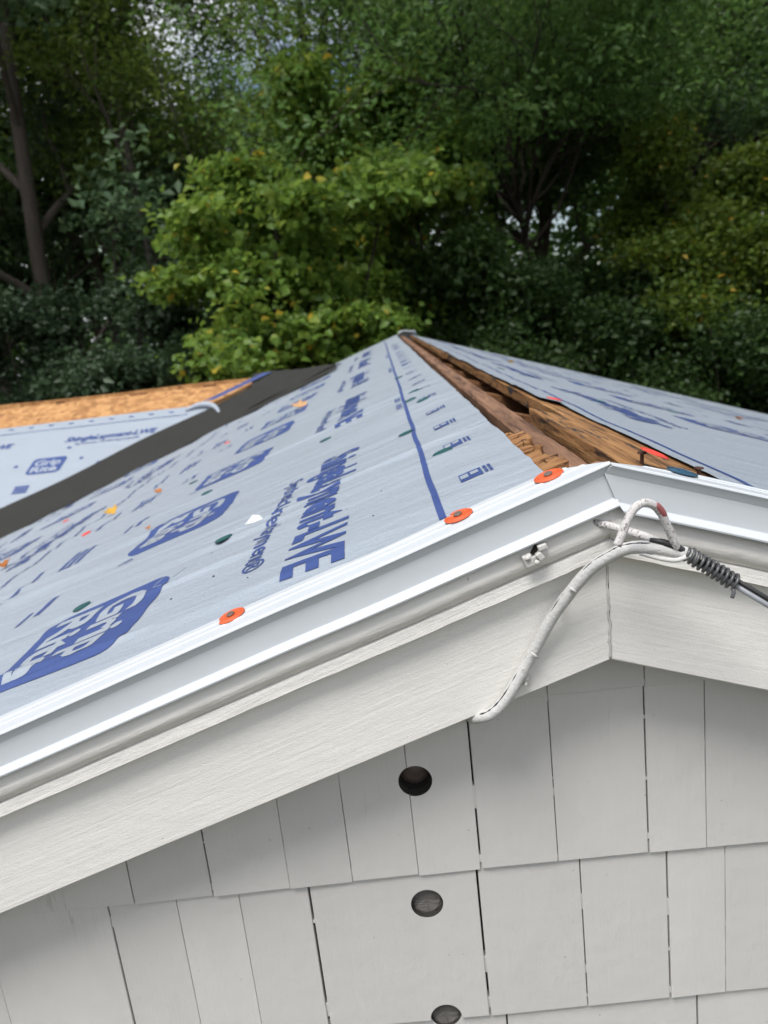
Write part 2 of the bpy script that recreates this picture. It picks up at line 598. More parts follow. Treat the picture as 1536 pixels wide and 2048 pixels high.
# --- shingles ------------------------------------------------------
EXPO = 0.2077
Z0 = -0.2650
HOLES = [(-.2029, -.3520), (-.2053, -.5148), (-.1977, -.6765)]
HR = 0.0187
known = {
    0: [(-.0524, .0004), (.0512, .0010)],
    1: [(-.5381, .0012), (-.4471, .0018), (-.3583, .0004), (-.2864, .0006), (-.2107, .0004), (-.1394, .0020), (-.0517, .0009), (.0512, .0018), (.1162, .0007)],
    2: [(-.5721, .0018), (-.4927, .0004), (-.4200, .0005), (-.3388, .0026), (-.1446, .0025), (-.0267, .0013), (.0725, .0018), (.1388, .0006)],
    3: [(-.48, .001), (-.31, .0012), (-.1248, .0020), (.1060, .0020)],
}
cut_l = []
bridge = MB()
rest = MB()
n_part = 0
rs = random.Random(3)
c = 0
while True:
    zb = Z0 - EXPO * c                     # butt of the course
    zt = zb + EXPO + 0.012
    if zb < -3.5:
        break
    lim = min(WX, (-.172 - zb) / S)         # course half length under the rake
    gaps = list(known.get(c, []))
    lo = min([g[0] for g in gaps], default=0.0)
    hi = max([g[0] for g in gaps], default=0.0)
    if not gaps:
        gaps = [(rs.uniform(-.05, .05), .0012)]
        lo = hi = gaps[0][0]
    x = lo
    while x > -lim:
        x -= rs.uniform(.085, .2)
        gaps.append((x, rs.choice([.0004, .0006, .001, .0018])))
    x = hi
    while x < lim:
        x += rs.uniform(.085, .2)
        gaps.append((x, rs.choice([.0004, .0006, .001, .0018])))
    gaps.sort()
    for gx, gw in gaps:
        if c < 5 and abs(gx + .2) < 1.0 and gw > .0005:
            z = zb + rs.uniform(0, .02)
            zmax = min(zt - .01, zL(gx) - .172)
            while z < zmax:
                L_ = rs.choice([.002, .004, .008, .02, .035]) * rs.uniform(.6, 1.3)
                bridge.box(gx - gw / 2 - .0003, gx + gw / 2 + .0003, .0793 + .0045 * (z - zb) / EXPO + rs.uniform(0, .0006), .0910, z, min(z + L_, zmax))
                z += L_ + rs.choice([.008, .03, .07, .11] if gw < .0017 else [.05, .09, .14]) * rs.uniform(.6, 1.4)
    for (xa, ga), (xb, gb) in zip(gaps[:-1], gaps[1:]):
        xa2, xb2 = max(xa + ga / 2, -lim), min(xb - gb / 2, lim)
        if xb2 - xa2 < .012:
            continue
        dz = rs.uniform(-.0012, .0012)
        yb = .0780 + rs.uniform(-.0008, .0008)
        yt = .0828 + rs.uniform(-.0006, .0006)
        t1 = min(zt, zL(xa2) - .168)
        t2 = min(zt, zL(xb2) - .168)
        if t1 < zb + .01 or t2 < zb + .01:
            continue
        sk = rs.uniform(-.0006, .0006)
        ytop = lambda t: yb + (yt - yb) * (t - zb) / (zt - zb)
        cup = rs.uniform(-.0011, .0011)
        v = [(xa2, yb + cup, zb + dz), (xb2, yb - cup, zb + dz + sk), (xb2, 0.0945, zb + dz + sk), (xa2, 0.0945, zb + dz),
             (xa2, ytop(t1), t1), (xb2, ytop(t2), t2), (xb2, 0.0945, t2), (xa2, 0.0945, t1)]
        f = [(0, 3, 2, 1), (4, 5, 6, 7), (0, 1, 5, 4), (1, 2, 6, 5), (2, 3, 7, 6), (3, 0, 4, 7)]
        near = abs((xa2 + xb2) / 2 + .2) < 1.5 and zb > -2.0 and n_part < 295
        if near:
            o = obj('shingle', pymesh('shingle', v, f), M_shingle, wall)
            bevel(o, .0009, 2)
            n_part += 1
            for hx, hz in HOLES:
                if xa2 - HR < hx < xb2 + HR and zb - HR < hz < zt + HR:
                    cut_l.append((o, hx, hz))
        else:
            rest.add(v, f)
    c += 1
tag(obj('shingle_field', rest.mesh('shingle_field'), M_shingle, wall), kind='stuff')

tag(obj('paint_in_gaps', bridge.mesh('paint_in_gaps'), M_shingle, wall), kind='stuff')

# drill the three plugged holes
bpy.context.view_layer.update()
cutters = []
for hx, hz in HOLES:
    v, f = tube_vf([(hx, .04, hz), (hx, .113, hz)], HR, 40)
    co = obj('cutter', pymesh('cutter', v, f), M_rim)
    co.location = UP
    cutters.append((hx, hz, co))
targets = {}
for o, hx, hz in cut_l:
    targets.setdefault(o.name, (o, []))[1].append((hx, hz))
targets[wall.name] = (wall, list(HOLES))
for o, hs in targets.values():
    for hx, hz in hs:
        md = o.modifiers.new('hole', 'BOOLEAN')
        md.operation = 'DIFFERENCE'
        md.solver = 'EXACT'
        md.material_mode = 'TRANSFER'
        md.object = [c3 for a, b, c3 in cutters if (a, b) == (hx, hz)][0]
bpy.context.view_layer.update()
dg = bpy.context.evaluated_depsgraph_get()
for o, hs in targets.values():
    me = bpy.data.meshes.new_from_object(o.evaluated_get(dg))
    me.name = o.data.name
    o.modifiers.clear()
    o.data = me
    if len(me.materials) == 0:
        me.materials.append(M_shingle)
for _, _, co in cutters:
    bpy.data.objects.remove(co)
for i, (hx, hz) in enumerate(HOLES):
    mb = MB()
    dep = (.0960, .0885, .0855)[i]
    n = 32
    v, f = [], []
    rr = HR * 1.02
    prof = [(0, 0.0), (.45, .0004), (.8, .0013), (.97, .0035)] if i else [(0, 0), (.5, .0012), (.85, .004), (1.0, .009)]
    for r_, d_ in prof:
        for k in range(n):
            an = 2 * math.pi * k / n
            xx, zz = r_ * rr * math.cos(an), r_ * rr * math.sin(an)
            step = .0022 * math.floor((-.25 - zz / rr) / .2 + 1) if zz < -.05 * rr and i else 0
            v.append((hx + xx, dep + d_ - max(0, step) * .55, hz + zz))
    for j in range(len(prof) - 1):
        for k in range(n):
            k2 = (k + 1) % n
            f.append((j * n + k, j * n + k2, (j + 1) * n + k2, (j + 1) * n + k))
    o = obj('wood_plug', pymesh('wood_plug', v, f, i == 0), (M_plugd, M_plug, M_plug)[i], wall)
    o['label'] = ('dark wood plug sunk in the top drilled hole', 'grey wood plug in the middle drilled hole', 'split grey wood plug in the lowest drilled hole')[i]


# --- rake trim -----------------------------------------------------
def rake(name, prof, side, x0, x1, m, smooth=False, n=60, starts=None, dy=0.0, closed=True, jitter=0.0, parent=house, wav=0.0):
    """sweep a (y, drop) profile down one rake; side -1 left, +1 right"""
    v, f = [], []
    k = len(prof)
    rj = random.Random(5 + side)
    for i in range(n + 1):
        t = (i / n) ** 2.2
        for j, (y, d) in enumerate(prof):
            xs_ = x0 if starts is None else starts[j]
            x = xs_ + (x1 - xs_) * t
            jz = rj.uniform(-jitter, jitter) if 0 < i < n else 0
            wv = wav * (float(vn(np.array(x * 9.0), np.array(side * 3.0), 7)) - .5)
            v.append((side * x, y + dy + jz + wv, -S * x - d + (jz if j else 0) + wv * .6))
    for i in range(n):
        for j in range(k if closed else k - 1):
            j2 = (j + 1) % k
            q = (i * k + j, i * k + j2, (i + 1) * k + j2, (i + 1) * k + j)
            f.append(q if side > 0 else q[::-1])
    if closed:
        e0 = tuple(range(k))
        e1 = tuple(n * k + j for j in range(k))
        f.append(e0[::-1] if side > 0 else e0)
        f.append(e1 if side > 0 else e1[::-1])
    me = pymesh(name, v, f, smooth)
    return obj(name, me, m, parent, UP if parent is house else None)


p_sub = [(.014, .006), (.036, .006), (.036, .075), (.014, .075)]
p_rake = [(.0195, .076), (.0405, .076), (.0405, .200), (.0215, .200), (.0195, .198)]
p_soffit = [(.041, .150), (.0955, .150), (.0955, .164), (.041, .164)]
p_mould = [(.0160, .0765), (.0160, .030), (.0135, .036), (.0098, .042), (.0062, .048), (.0036, .054), (.0026, .059), (.0032, .064), (.0058, .0685),
           (.0095, .0720), (.0124, .0740), (.0066, .0746), (.0058, .0872), (.0193, .0874), (.0193, .0765)]
p_drip = [(.0545, .0022), (.0540, .0006), (.0420, .0002), (.0410, -.0006), (.0385, -.0006), (.0375, .0002), (.0265, .0002), (.0255, -.0006), (.0235, -.0006),
          (.0225, .0001), (.0015, .0001), (-.0008, .0009), (-.0014, .0022), (-.0008, .0034), (.0001, .0038), (.0030, .0106), (.0035, .0114),
          (.0036, .0352), (.0030, .0362), (-.0034, .0402), (-.0042, .0412), (-.0040, .0428), (-.0030, .0432), (.0030, .0415)]
for sd, mr, mm in ((-1, M_rakeL, M_mouldL), (1, M_rakeR, M_mouldR)):
    rake('sub_fascia', p_sub, sd, 0.0, XE, M_beam, n=8)
    rake('soffit_board', p_soffit, sd, 0.0, XE, mr, n=6)
    o = rake('rake_board', p_rake, sd, 0.0006, XE, mr, n=60)
    o = rake('bed_moulding', p_mould, sd, 0.0, XE, mm, smooth=True, n=90, jitter=.00025, wav=.0012)
    o.modifiers.new('split', 'EDGE_SPLIT').split_angle = math.radians(34)
dripL = rake('drip_edge', p_drip, -1, 0.0, XE, M_drip, closed=False, n=90, wav=.0016, starts=[.042, .042, .033, .032, .030, .029, .020, .019, .017, .016] + [0.0] * 5 + [-.012] * 3 + [-.006] * 6)
st = [.100, .099, .074, .072, .067, .065, .045, .043, .038, .035, 0.0] + [.0006, .0008, .0006, -.0006, -.0042, -.0050, .0052, .0058, .0082, .0086, .0092, .0094, .0085]
dripR = rake('drip_edge', p_drip, 1, 0.0, XE, M_drip, closed=False, starts=st, dy=-.0013, n=90, wav=.0016)
for o in (dripL, dripR):
    o.modifiers.new('thick', 'SOLIDIFY').thickness = .0006
    bevel(o, .0004, 1, 50)
# far rake trim
p_far = [(YF - .05, .001), (YF + .002, .001), (YF + .004, .003), (YF + .002, .012), (YF + .002, .042), (YF - .004, .044)]
for sd in (-1, 1):
    o = rake('drip_edge', p_far, sd, 0.0, XE, M_drip, closed=False, n=6)
    o.modifiers.new('thick', 'SOLIDIFY').thickness = .0008
rake('rake_board', [(YF - .12, .04), (YF - .002, .04), (YF - .002, .2), (YF - .12, .2)], -1, 0, XE, M_rakeL, n=4)
rake('rake_board', [(YF - .12, .04), (YF - .002, .04), (YF - .002, .2), (YF - .12, .2)], 1, 0, XE, M_rakeR, n=4)
# bent end of the far drip edge that stands proud of the ridge
fe = []
for y0, dz in ((YF - .16, .012), (YF - .01, .016), (YF + .01, .012), (YF + .012, -.03)):
    fe += [(-.03, y0, dz - .014), (-.004, y0, dz + .001), (.02, y0, dz + .002), (.115, y0, dz - .012), (.118, y0, dz - .035)]
ff = []
for j in range(3):
    for i in range(4):
        a = j * 5 + i
        ff.append((a, a + 1, a + 6, a + 5))
o = obj('ridge_end_flashing', pymesh('ridge_end_flashing', fe, ff), M_drip, house, UP)
o.modifiers.new('thick', 'SOLIDIFY').thickness = .002
# caulk bead over the mitre of the rake boards and its foot
mb = MB()
pts = [(rnd.uniform(-.0012, .0004) - .0004 * math.sin(i), .0196, -.088 - i * .0044) for i in range(26)]
mb.tube(pts, [.0011 + .0007 * rnd.random() for _ in pts], 6)
o = obj('caulk_bead', mb.mesh('caulk_bead', True), M_blob, house, UP)
# --- deck, ridge beam, rafters -------------------------------------
deck = empty('roof_deck')
deck.parent = house
deck.location = UP


def slab(name, side, x0, x1, y0, y1, th, m, nx=1, ny=1, jit=0.0, off=0.0, seed=1, parent=None, bw=.0012):
    """board lying in one roof slope"""
    rr = random.Random(seed)
    v, f = [], []
    for layer in (0, 1):
        for j in range(ny + 1):
            for i in range(nx + 1):
                x = x0 + (x1 - x0) * i / nx
                y = y0 + (y1 - y0) * j / ny
                e = rr.uniform(-jit, jit) if (i == 0 or j in (0, ny)) else 0
                x += e if i == 0 else 0
                y += e if j in (0, ny) and i not in (0,) else 0
                v.append((side * x, y, -S * x + DECK - .0002 + off - layer * th + (rr.uniform(-jit, jit) * .35 if i == 0 else 0)))
    n1 = (nx + 1) * (ny + 1)
    w = nx + 1
    for j in range(ny):
        for i in range(nx):
            a = j * w + i
            f.append((a, a + 1, a + 1 + w, a + w))
            f.append((n1 + a, n1 + a + w, n1 + a + 1 + w, n1 + a + 1))
    for i in range(nx):
        f.append((i, n1 + i, n1 + i + 1, i + 1))
        a = ny * w + i
        f.append((a, a + 1, n1 + a + 1, n1 + a))
    for j in range(ny):
        a = j * w
        f.append((a, a + w, n1 + a + w, n1 + a))
        a = j * w + nx
        f.append((a, n1 + a, n1 + a + w, a + w))
    if side < 0:
        f = [q[::-1] for q in f]
    me = pymesh(name, v, f)
    bm = bmesh.new()
    bm.from_mesh(me)
    bmesh.ops.recalc_face_normals(bm, faces=bm.faces)
    bm.to_mesh(me)
    bm.free()
    o = obj(name, me, m, parent or deck)
    if bw:
        bevel(o, bw, 1)
    return o


slab('deck_board', 1, .024, .158, .030, .492, .024, M_plank, 4, 40, .0005, seed=4)
slab('deck_board', 1, .082, .158, .497, 2.55, .024, M_plank, 3, 50, .0007, off=-.001, seed=5)
slab('deck_board', 1, .066, .158, 2.556, YF - .06, .024, M_plank, 3, 40, .0008, seed=6)
xb = .16
while xb < XE - .05:
    slab('deck_board', 1, xb, min(xb + .178, XE - .03), .038, YF - .055, .020, M_plank, bw=0)
    xb += .18
xb = .077
while xb < XE - .05:
    slab('deck_board', -1, xb, min(xb + .178, XE - .03), .038, YF - .055, .020, M_plank, bw=0)
    xb += .18
# split and rotten end of the left board: crosswise chunks between open cracks
mb = MB()
rr = random.Random(9)
y = .038
while y < .325:
    dy = rr.choice([.006, .009, .012, .016, .024]) * rr.uniform(.8, 1.2) * (1 + .7 * (y > .22))
    ins = .018 + rr.uniform(-.004, .008) + (.007 if y > .29 else 0)
    gap = rr.uniform(.0010, .0038)
    sk = rr.uniform(-.007, .004)
    xs_c = [-.0755, -.046 + rr.uniform(-.006, .006), -ins]
    if rr.random() < .45:
        xs_c.insert(2, (xs_c[1] + xs_c[2]) / 2 + rr.uniform(-.004, .004))
    for x0, x1 in zip(xs_c[:-1], xs_c[1:]):
        top = DECK + rr.uniform(-.0042, .0002)
        t0, t1 = (x0 + .0755) / .06, (x1 + .0755) / .06
        x1g = x1 - rr.uniform(.0003, .0012)
        th = .018
        ya, yb_ = y + rr.uniform(0, gap * .4), y + dy - gap
        pz = lambda x: S * x + top
        d4 = [rr.uniform(-.0012, .0005) for _ in range(4)]
        v = [(x0, ya + sk * t0, pz(x0) - th), (x1g, ya + sk * t1, pz(x1) - th), (x1g, yb_ + sk * t1, pz(x1) - th), (x0, yb_ + sk * t0, pz(x0) - th),
             (x0, ya + sk * t0, pz(x0) + d4[0]), (x1g, ya + sk * t1, pz(x1) + d4[1] - (.003 if x1 == xs_c[-1] else 0)), (x1g, yb_ + sk * t1, pz(x1) + d4[2] - (.003 if x1 == xs_c[-1] else 0)), (x0, yb_ + sk * t0, pz(x0) + d4[3])]
        mb.add(v, [(0, 3, 2, 1), (4, 5, 6, 7), (0, 1, 5, 4), (1, 2, 6, 5), (2, 3, 7, 6), (3, 0, 4, 7)])
    y += dy
o = obj('cracked_board', mb.mesh('cracked_board'), M_cracked, deck)
o['label'] = 'rotten orange board end split by crosswise cracks'
bevel(o, .0014, 2)

# ridge beam with a worn top
bv, bf = [], []
nb = 120
rr = random.Random(21)
for i in range(nb + 1):
    y = .037 + (YF - .1 - .037) * (i / nb) ** 1.6
    wl = -.0175 + rr.uniform(-.0008, .0008)
    wr = .0150 + rr.uniform(-.0006, .0006)
    zt = -.0270 + rr.uniform(-.0008, .0008)
    bv += [(wl, y, -.2), (wl, y, zt - .004), (wl + .004, y, zt), (-.003, y, zt + rr.uniform(-.0003, .0005)), (wr - .002, y, zt), (wr, y, zt - .004), (wr, y, -.2)]
for i in range(nb):
    for j in range(6):
        a = i * 7 + j
        bf.append((a, a + 1, a + 8, a + 7))
bf.append((0, 1, 2, 3, 4, 5, 6))
obj('ridge_beam', pymesh('ridge_beam', bv, bf), M_beam, house, UP)
for k in range(14):
    y = .36 + k * .405
    for sd in (-1, 1):
        v = []
        for (x, ztop) in ((.012, -.046), (.9, -.9 * S - .034)):
            for yy in (y, y + .038):
                v += [(sd * x, yy, ztop), (sd * x, yy, ztop - .13)]
        f = [(0, 1, 3, 2), (4, 6, 7, 5), (0, 2, 6, 4), (1, 5, 7, 3), (0, 4, 5, 1), (2, 3, 7, 6)]
        obj('rafter', pymesh('rafter', v, f), M_rafter, house, UP)
# rotted end of the fly board just behind the drip edge
mb = MB()
prof = [(-.075, -.034), (-.05, -.022), (-.03, -.017), (-.014, -.011), (.0, -.0062), (.014, -.0105), (.022, -.013), (.075, -.031)]
v = []
for x, z in prof:
    v += [(x, .0365, z), (x, .0365, -.09), (x, .0495 + .004 * math.sin(x * 90), z - .003), (x, .05, -.09)]
f = []
for i in range(len(prof) - 1):
    a = i * 4
    f += [(a, a + 1, a + 5, a + 4), (a, a + 4, a + 6, a + 2), (a + 2, a + 6, a + 7, a + 3)]
obj('fly_board', pymesh('fly_board', v, f), M_beam, house, UP)
# ceiling of the attic, keeps the opening dark
obj('attic_floor', pymesh('attic_floor', *box_vf(-3.0, 3.0, .21, 5.7, -1.25, -1.2)), M_beam, house, UP)


# --- underlayment --------------------------------------------------
_fr = random.Random(31)
FOLDS = []
for _k in range(46):
    _y = .10 + 3.6 * (_k / 46) ** 1.5 + _fr.uniform(-.02, .02)
    FOLDS.append((_fr.uniform(-1.0, -.15), _y, _fr.uniform(.08, .26), _fr.uniform(.0012, .0034), _fr.uniform(.008, .014) if _y < .7 else _fr.uniform(.014, .026), _fr.uniform(.05, .38)))


def hL(x, y, amp=1.0):
    """wrinkles of the left sheet; x negative"""
    x = np.asarray(x, float)
    y = np.asarray(y, float)
    q = y + .22 * x + .03 * (vn(x * 3, y * 1.5, 5) - .5)
    h = .0032 * vn(q / .085, x / .55, 1) + .0018 * vn(q / .035, x / .33, 2) + .004 * (vn(q / .3, x / .8, 3) - .4)
    far = np.clip((-x - .55) / .6, 0, 1)
    h = h + far * (.0075 * vn(q / .12, x / .7, 4) + .003 * vn(q / .045, x / .4, 6))
    # a crisp fold near the torn flap
    d = (y - .455) + .18 * (x + .42)
    h = h + .0026 * np.exp(-(d / .008) ** 2) * np.exp(-((x + .40) / .12) ** 2)
    for fx, fy, fl, fa, fw, fs in FOLDS:
        d = (y - fy) + fs * (x - fx)
        h = h + fa * np.exp(-(d / fw) ** 2) * np.exp(-((x - fx) / fl) ** 2)
    fade = np.clip((y - .045) / .09, 0.12, 1)
    fade2 = np.clip((-x - .045) / .05, 0.35, 1)
    return .0012 + np.maximum(h, 0) * fade * fade2 * 1.35 * amp


def hR(x, y, amp=1.0):
    q = y - .2 * x + .03 * (vn(x * 3, y * 1.5, 8) - .5)
    h = .0022 * vn(q / .1, x / .6, 9) + .0016 * vn(q / .04, x / .35, 10) + .004 * (vn(q / .33, x / .9, 12) - .4)
    fade = np.clip((y - .04) / .08, 0.12, 1)
    return .0012 + np.maximum(h, 0) * fade * amp


def on_roof(side, x, y, h):
    nn = math.sqrt(1 + S * S)
    x = np.asarray(x, float)
    y = np.asarray(y, float)
    h = np.asarray(h, float)
    if side < 0:
        return np.stack([x - S / nn * h, y, S * x + DECK + h / nn], -1)
    return np.stack([x + S / nn * h, y, -S * x + DECK + h / nn], -1)


def sheet(name, side, edge, x_lo, y0, y1, lift, nx=46, ny=420):
    """edge(y) = |x| of the upper edge; x_lo = |x| of the lower edge"""
    ty = (np.linspace(0, 1, ny + 1)) ** 1.7
    tx = np.linspace(0, 1, nx + 1)
    Y = y0 + (y1 - y0) * ty[:, None] + 0 * tx[None, :]
    E = edge(Y)
    X = E + (x_lo - E) * tx[None, :]
    xx = X * side
    h = (hL if side < 0 else hR)(xx, Y) + lift
    P = on_roof(side, xx, Y, h).reshape(-1, 3)
    idx = np.arange((ny + 1) * (nx + 1)).reshape(ny + 1, nx + 1)
    F = np.stack([idx[:-1, :-1], idx[:-1, 1:], idx[1:, 1:], idx[1:, :-1]], -1).reshape(-1, 4)
    if side < 0:
        F = F[:, ::-1]
    return obj(name, np_mesh(name, P, F, smooth=True), M_sheet, house, UP)


eL = lambda y: .0450 + .004 * (vn(y * 4, y * 0, 2) - .5) + .0022 * (vn(y * 40, y * 0, 3) - .5) - .003 * np.exp(-((y - .32) / .05) ** 2)
eR = lambda y: np.where(y < .74, .120, .090 - .012 * np.clip((y - .8) / .8, 0, 1)) + .002 * (vn(y * 5, y * 0, 4) - .5)
sheetL1 = sheet('underlayment_sheet', -1, eL, 1.10, .006, YF - .01, .0012, 60, 900)
sheetL2 = sheet('underlayment_sheet', -1, lambda y: 1.02 + 0 * y, 2.12, .006, YF - .01, .0003, 40, 360)
sheetL3 = sheet('underlayment_sheet', -1, lambda y: 2.05 + 0 * y, XE, .006, YF - .01, -.0004, 20, 120)
sheetR1 = sheet('underlayment_sheet', 1, eR, 1.16, .006, YF - .01, .0012, 50, 420)
sheetR2 = sheet('underlayment_sheet', 1, lambda y: 1.08 + 0 * y, 2.2, .006, YF - .01, .0003, 30, 200)
sheetR3 = sheet('underlayment_sheet', 1, lambda y: 2.12 + 0 * y, XE, .006, YF - .01, -.0004, 16, 100)

# --- print ---------------------------------------------------------
_tc = {}


def refine(me, L):
    bm = bmesh.new()
    bm.from_mesh(me)
    bmesh.ops.triangulate(bm, faces=bm.faces)
    for _ in range(7):
        e = [x for x in bm.edges if x.calc_length() > L]
        if not e:
            break
        bmesh.ops.subdivide_edges(bm, edges=e, cuts=1)
        bmesh.ops.triangulate(bm, faces=[q for q in bm.faces if len(q.verts) > 3])
    v = np.array([x.co[:] for x in bm.verts])
    bm.verts.index_update()
    f = np.array([[q.index for q in x.verts] for x in bm.faces])
    bm.free()
    return v, f


def text_geo(body, bold=0.012, shear=0.0, L=None, stretch=1.0):
    """flat glyph mesh, baseline 0, cap height 1, width 1"""
    key = (body, bold, shear, L)
    if key not in _tc:
        cu = bpy.data.curves.new('glyphs', 'FONT')
        cu.body = body
        cu.size = 1.0
        cu.shear = shear
        cu.offset = bold
        cu.resolution_u = 3
        cu.space_character = 0.97
        o = bpy.data.objects.new('glyphs', cu)
        COL.objects.link(o)
        bpy.context.view_layer.update()
        d2 = bpy.context.evaluated_depsgraph_get()
        me = bpy.data.meshes.new_from_object(o.evaluated_get(d2))
        bpy.data.objects.remove(o)
        bpy.data.curves.remove(cu)
        co = np.array([v.co[:] for v in me.vertices])
        x0, x1 = co[:, 0].min(), co[:, 0].max()
        for v in me.vertices:
            v.co.x = (v.co.x - x0) / (x1 - x0)
            v.co.y = v.co.y / 0.70
        _tc[key] = refine(me, 0.5) if L is None else refine(me, L)
        bpy.data.meshes.remove(me)
    v, f = _tc[key]
    return v.copy(), f.copy()


def cross_pt(x, y, h):
    K = .448
    nn = math.sqrt(1 + K * K)
    x = np.asarray(x, float)
    y = np.asarray(y, float)
    return np.stack([x, y - K / nn * h, -.165 + K * (y - 4.5) + h / nn], -1)


def put_print(name, where, v2, f, parent, m, x0, y0, w, hgt, lift=.0008, shearx=0.0):
    """lay flat geometry (a along reading, b up) on a slope with its lower left corner at x0,y0"""
    a = v2[:, 0] * w + v2[:, 1] * hgt * shearx
    b = v2[:, 1] * hgt
    if where == 'L':
        X, Y = x0 + b, y0 - a
        P = on_roof(-1, X, Y, hL(X, Y) + .0012 + lift)
    elif where == 'R':
        X, Y = x0 - b, y0 + a
        P = on_roof(1, X, Y, hR(X, Y) + .0012 + lift)
    else:
        X, Y = x0 + a, y0 + b
        P = cross_pt(X, Y, .004 + lift + .0025 * vn(X / .12, Y / .4, 6))
    ff = np.asarray(f)
    # upward faces
    p0, p1, p2 = P[ff[:, 0]], P[ff[:, 1]], P[ff[:, 2]]
    nz = np.cross(p1 - p0, p2 - p0)[:, 2]
    ff = np.where((nz < 0)[:, None], ff[:, ::-1], ff)
    return obj(name, np_mesh(name, P, ff), m, parent)


def poly_geo(pts, L):
    me = pymesh('tmp', [(a, b, 0) for a, b in pts], [tuple(range(len(pts)))])
    r = refine(me, L)
    bpy.data.meshes.remove(me)
    return r


def rounded(w, h, r, n=6):
    out = []
    for cx, cy, a0 in ((w - r, r, -90), (w - r, h - r, 0), (r, h - r, 90), (r, r, 180)):
        for k in range(n + 1):
            a = math.radians(a0 + 90 * k / n)
            out.append((cx + r * math.cos(a), cy + r * math.sin(a)))
    return out


LOGO_BG = poly_geo(rounded(1, 1, .16), .035)


def logo(where, parent, x0, y0, w=.245, h=.19, reg=True, detail=True):
    put_print('printed_logo', where, *LOGO_BG, parent, M_ink, x0, y0, w, h, .0008, .10)
    sg = 1 if where != 'R' else -1
    for body, bb in (('Grip', .53), ('Rite', .12)):
        v, f = text_geo(body, .032, 0.0, .05)
        if where == 'L':
            xx, yy = x0 + h * bb, y0 - w * .10 - h * bb * .10
        elif where == 'R':
            xx, yy = x0 - h * bb, y0 + w * .10 + h * bb * .10
        else:
            xx, yy = x0 + w * .10 + h * bb * .10, y0 + h * bb
        put_print('printed_letters', where, v, f, parent, M_sheet, xx, yy, w * .78, h * .33, .0014, .10)
    if reg:
        v, f = text_geo('\u00ae', 0.0, 0, .3)
        if where == 'L':
            put_print('printed_mark', where, v, f, parent, M_ink, x0 + .0, y0 - w - .012, .028, .026)


def band(where, parent, x0, x1, ya, yb, name='printed_line', wob=.0):
    n = max(2, int((yb - ya) / .007))
    ys_ = np.linspace(ya, yb, n)
    wv = wob * (vn(ys_ * 9, ys_ * 0, 3) - .5)
    v2 = []
    for i, y_ in enumerate(ys_):
        v2 += [(x0 + wv[i], y_), (x1 + wv[i], y_)]
    v2 = np.array(v2)
    X, Y = v2[:, 0], v2[:, 1]
    if where == 'L':
        P = on_roof(-1, X, Y, hL(X, Y) + .0020)
    else:
        P = on_roof(1, X, Y, hR(X, Y) + .0018)
    F = np.array([[2 * i, 2 * i + 1, 2 * i + 3, 2 * i + 2] for i in range(n - 1)])
    return obj(name, np_mesh(name, P, F), M_ink, parent)


def dash(where, parent, x0, y0, w, h, name='printed_mark'):
    v, f = poly_geo([(0, 0), (1, 0), (1, 1), (0, 1)], .4)
    return put_print(name, where, v, f, parent, M_ink, x0, y0, w, h)


SQ = poly_geo([(0, 0), (1, 0), (1, 1), (0, 1)], .5)


def tile_print(where, parent, sg, base, y_to, detail, phase=0.0):
    """everything printed on one roll: base = |x| of its upper edge minus .045"""
    X = lambda a: sg * (a + base)
    rd = -1 if where == 'L' else 1        # reading direction along y
    band(where, parent, X(.1435), X(.1505), .052, y_to, wob=.003)
    k = 0
    while True:
        yc = .41 + phase + 1.078 * k          # centre of the big name
        if yc > y_to:
            break
        ys_ = yc + .345 if where == 'L' else yc - .345
        if ys_ < y_to:
            v, f = text_geo('ShingleLayment-LWE', .032, .28, .014 if k < 2 else .05)
            put_print('printed_name', where, v, f, parent, M_ink, X(.3135), ys_, .69, .066)
            v, f = text_geo('Synthetic Underlayment\u00ae', .010, .0, .02 if k < 1 else .06)
            put_print('printed_line_of_text', where, v, f, parent, M_ink, X(.3745), ys_ - rd * -1 * .085 if where == 'L' else ys_ + .085, .505, .026)
        k += 1
    k = 0
    while True:
        ys_ = .372 + phase * .5 + .535 * k
        if ys_ > y_to - .1:
            break
        logo(where, parent, X(.695), ys_ if where == 'L' else ys_ - .25, reg=k < 3)
        # small illegible lines below the logos
        for a, (xo, ww, hh) in enumerate(((.795, .085, .012), (.815, .06, .007), (.93, .16, .055), (1.0, .20, .010))):
            yy = ys_ + .21 - .05 * a
            if xo + .045 < 1.07 and yy < y_to and yy - ww > .07:
                if a == 2:
                    for q in range(3):
                        dash(where, parent, X(xo - q * .019), yy if where == 'L' else yy - .2, ww - .02 * q, .011)
                else:
                    dash(where, parent, X(xo), yy if where == 'L' else yy - .2, ww, hh)
        k += 1
    # nailing marks along the ridge side of the line
    if detail:
        k = 0
        while .155 + .2 * k < min(y_to, 4.2):
            y_ = .155 + .2 * k
            put_print('nailing_mark', where, *SQ, parent, M_ink, X(.1165), y_ + .019 if where == 'L' else y_, .038, .0245)
            if k < 9:
                for q in range(2):
                    put_print('nailing_mark_panel', where, *SQ, parent, M_sheet, X(.1152 - .0112 * q), y_ + .010 if where == 'L' else y_, .019 - .004 * q, .0086, .0014)
            for q in range(2):
                for r_ in range(2):
                    put_print('nailing_mark_text', where, *SQ, parent, M_ink, X(.0895 - .0050 * r_), y_ + .020 - .020 * q if where == 'L' else y_, .015, .0034)
            k += 1
        for yb_ in (1.2, 2.35, 3.35):
            for q in range(2):
                for r_ in range(3):
                    put_print('line_mark', where, *SQ, parent, M_ink, X(.166 - .0045 * r_), yb_ - .14 * q if where == 'L' else yb_, .10, .003)


def yv(x):
    return 4.87 + .75 * x        # valley line on the left slope


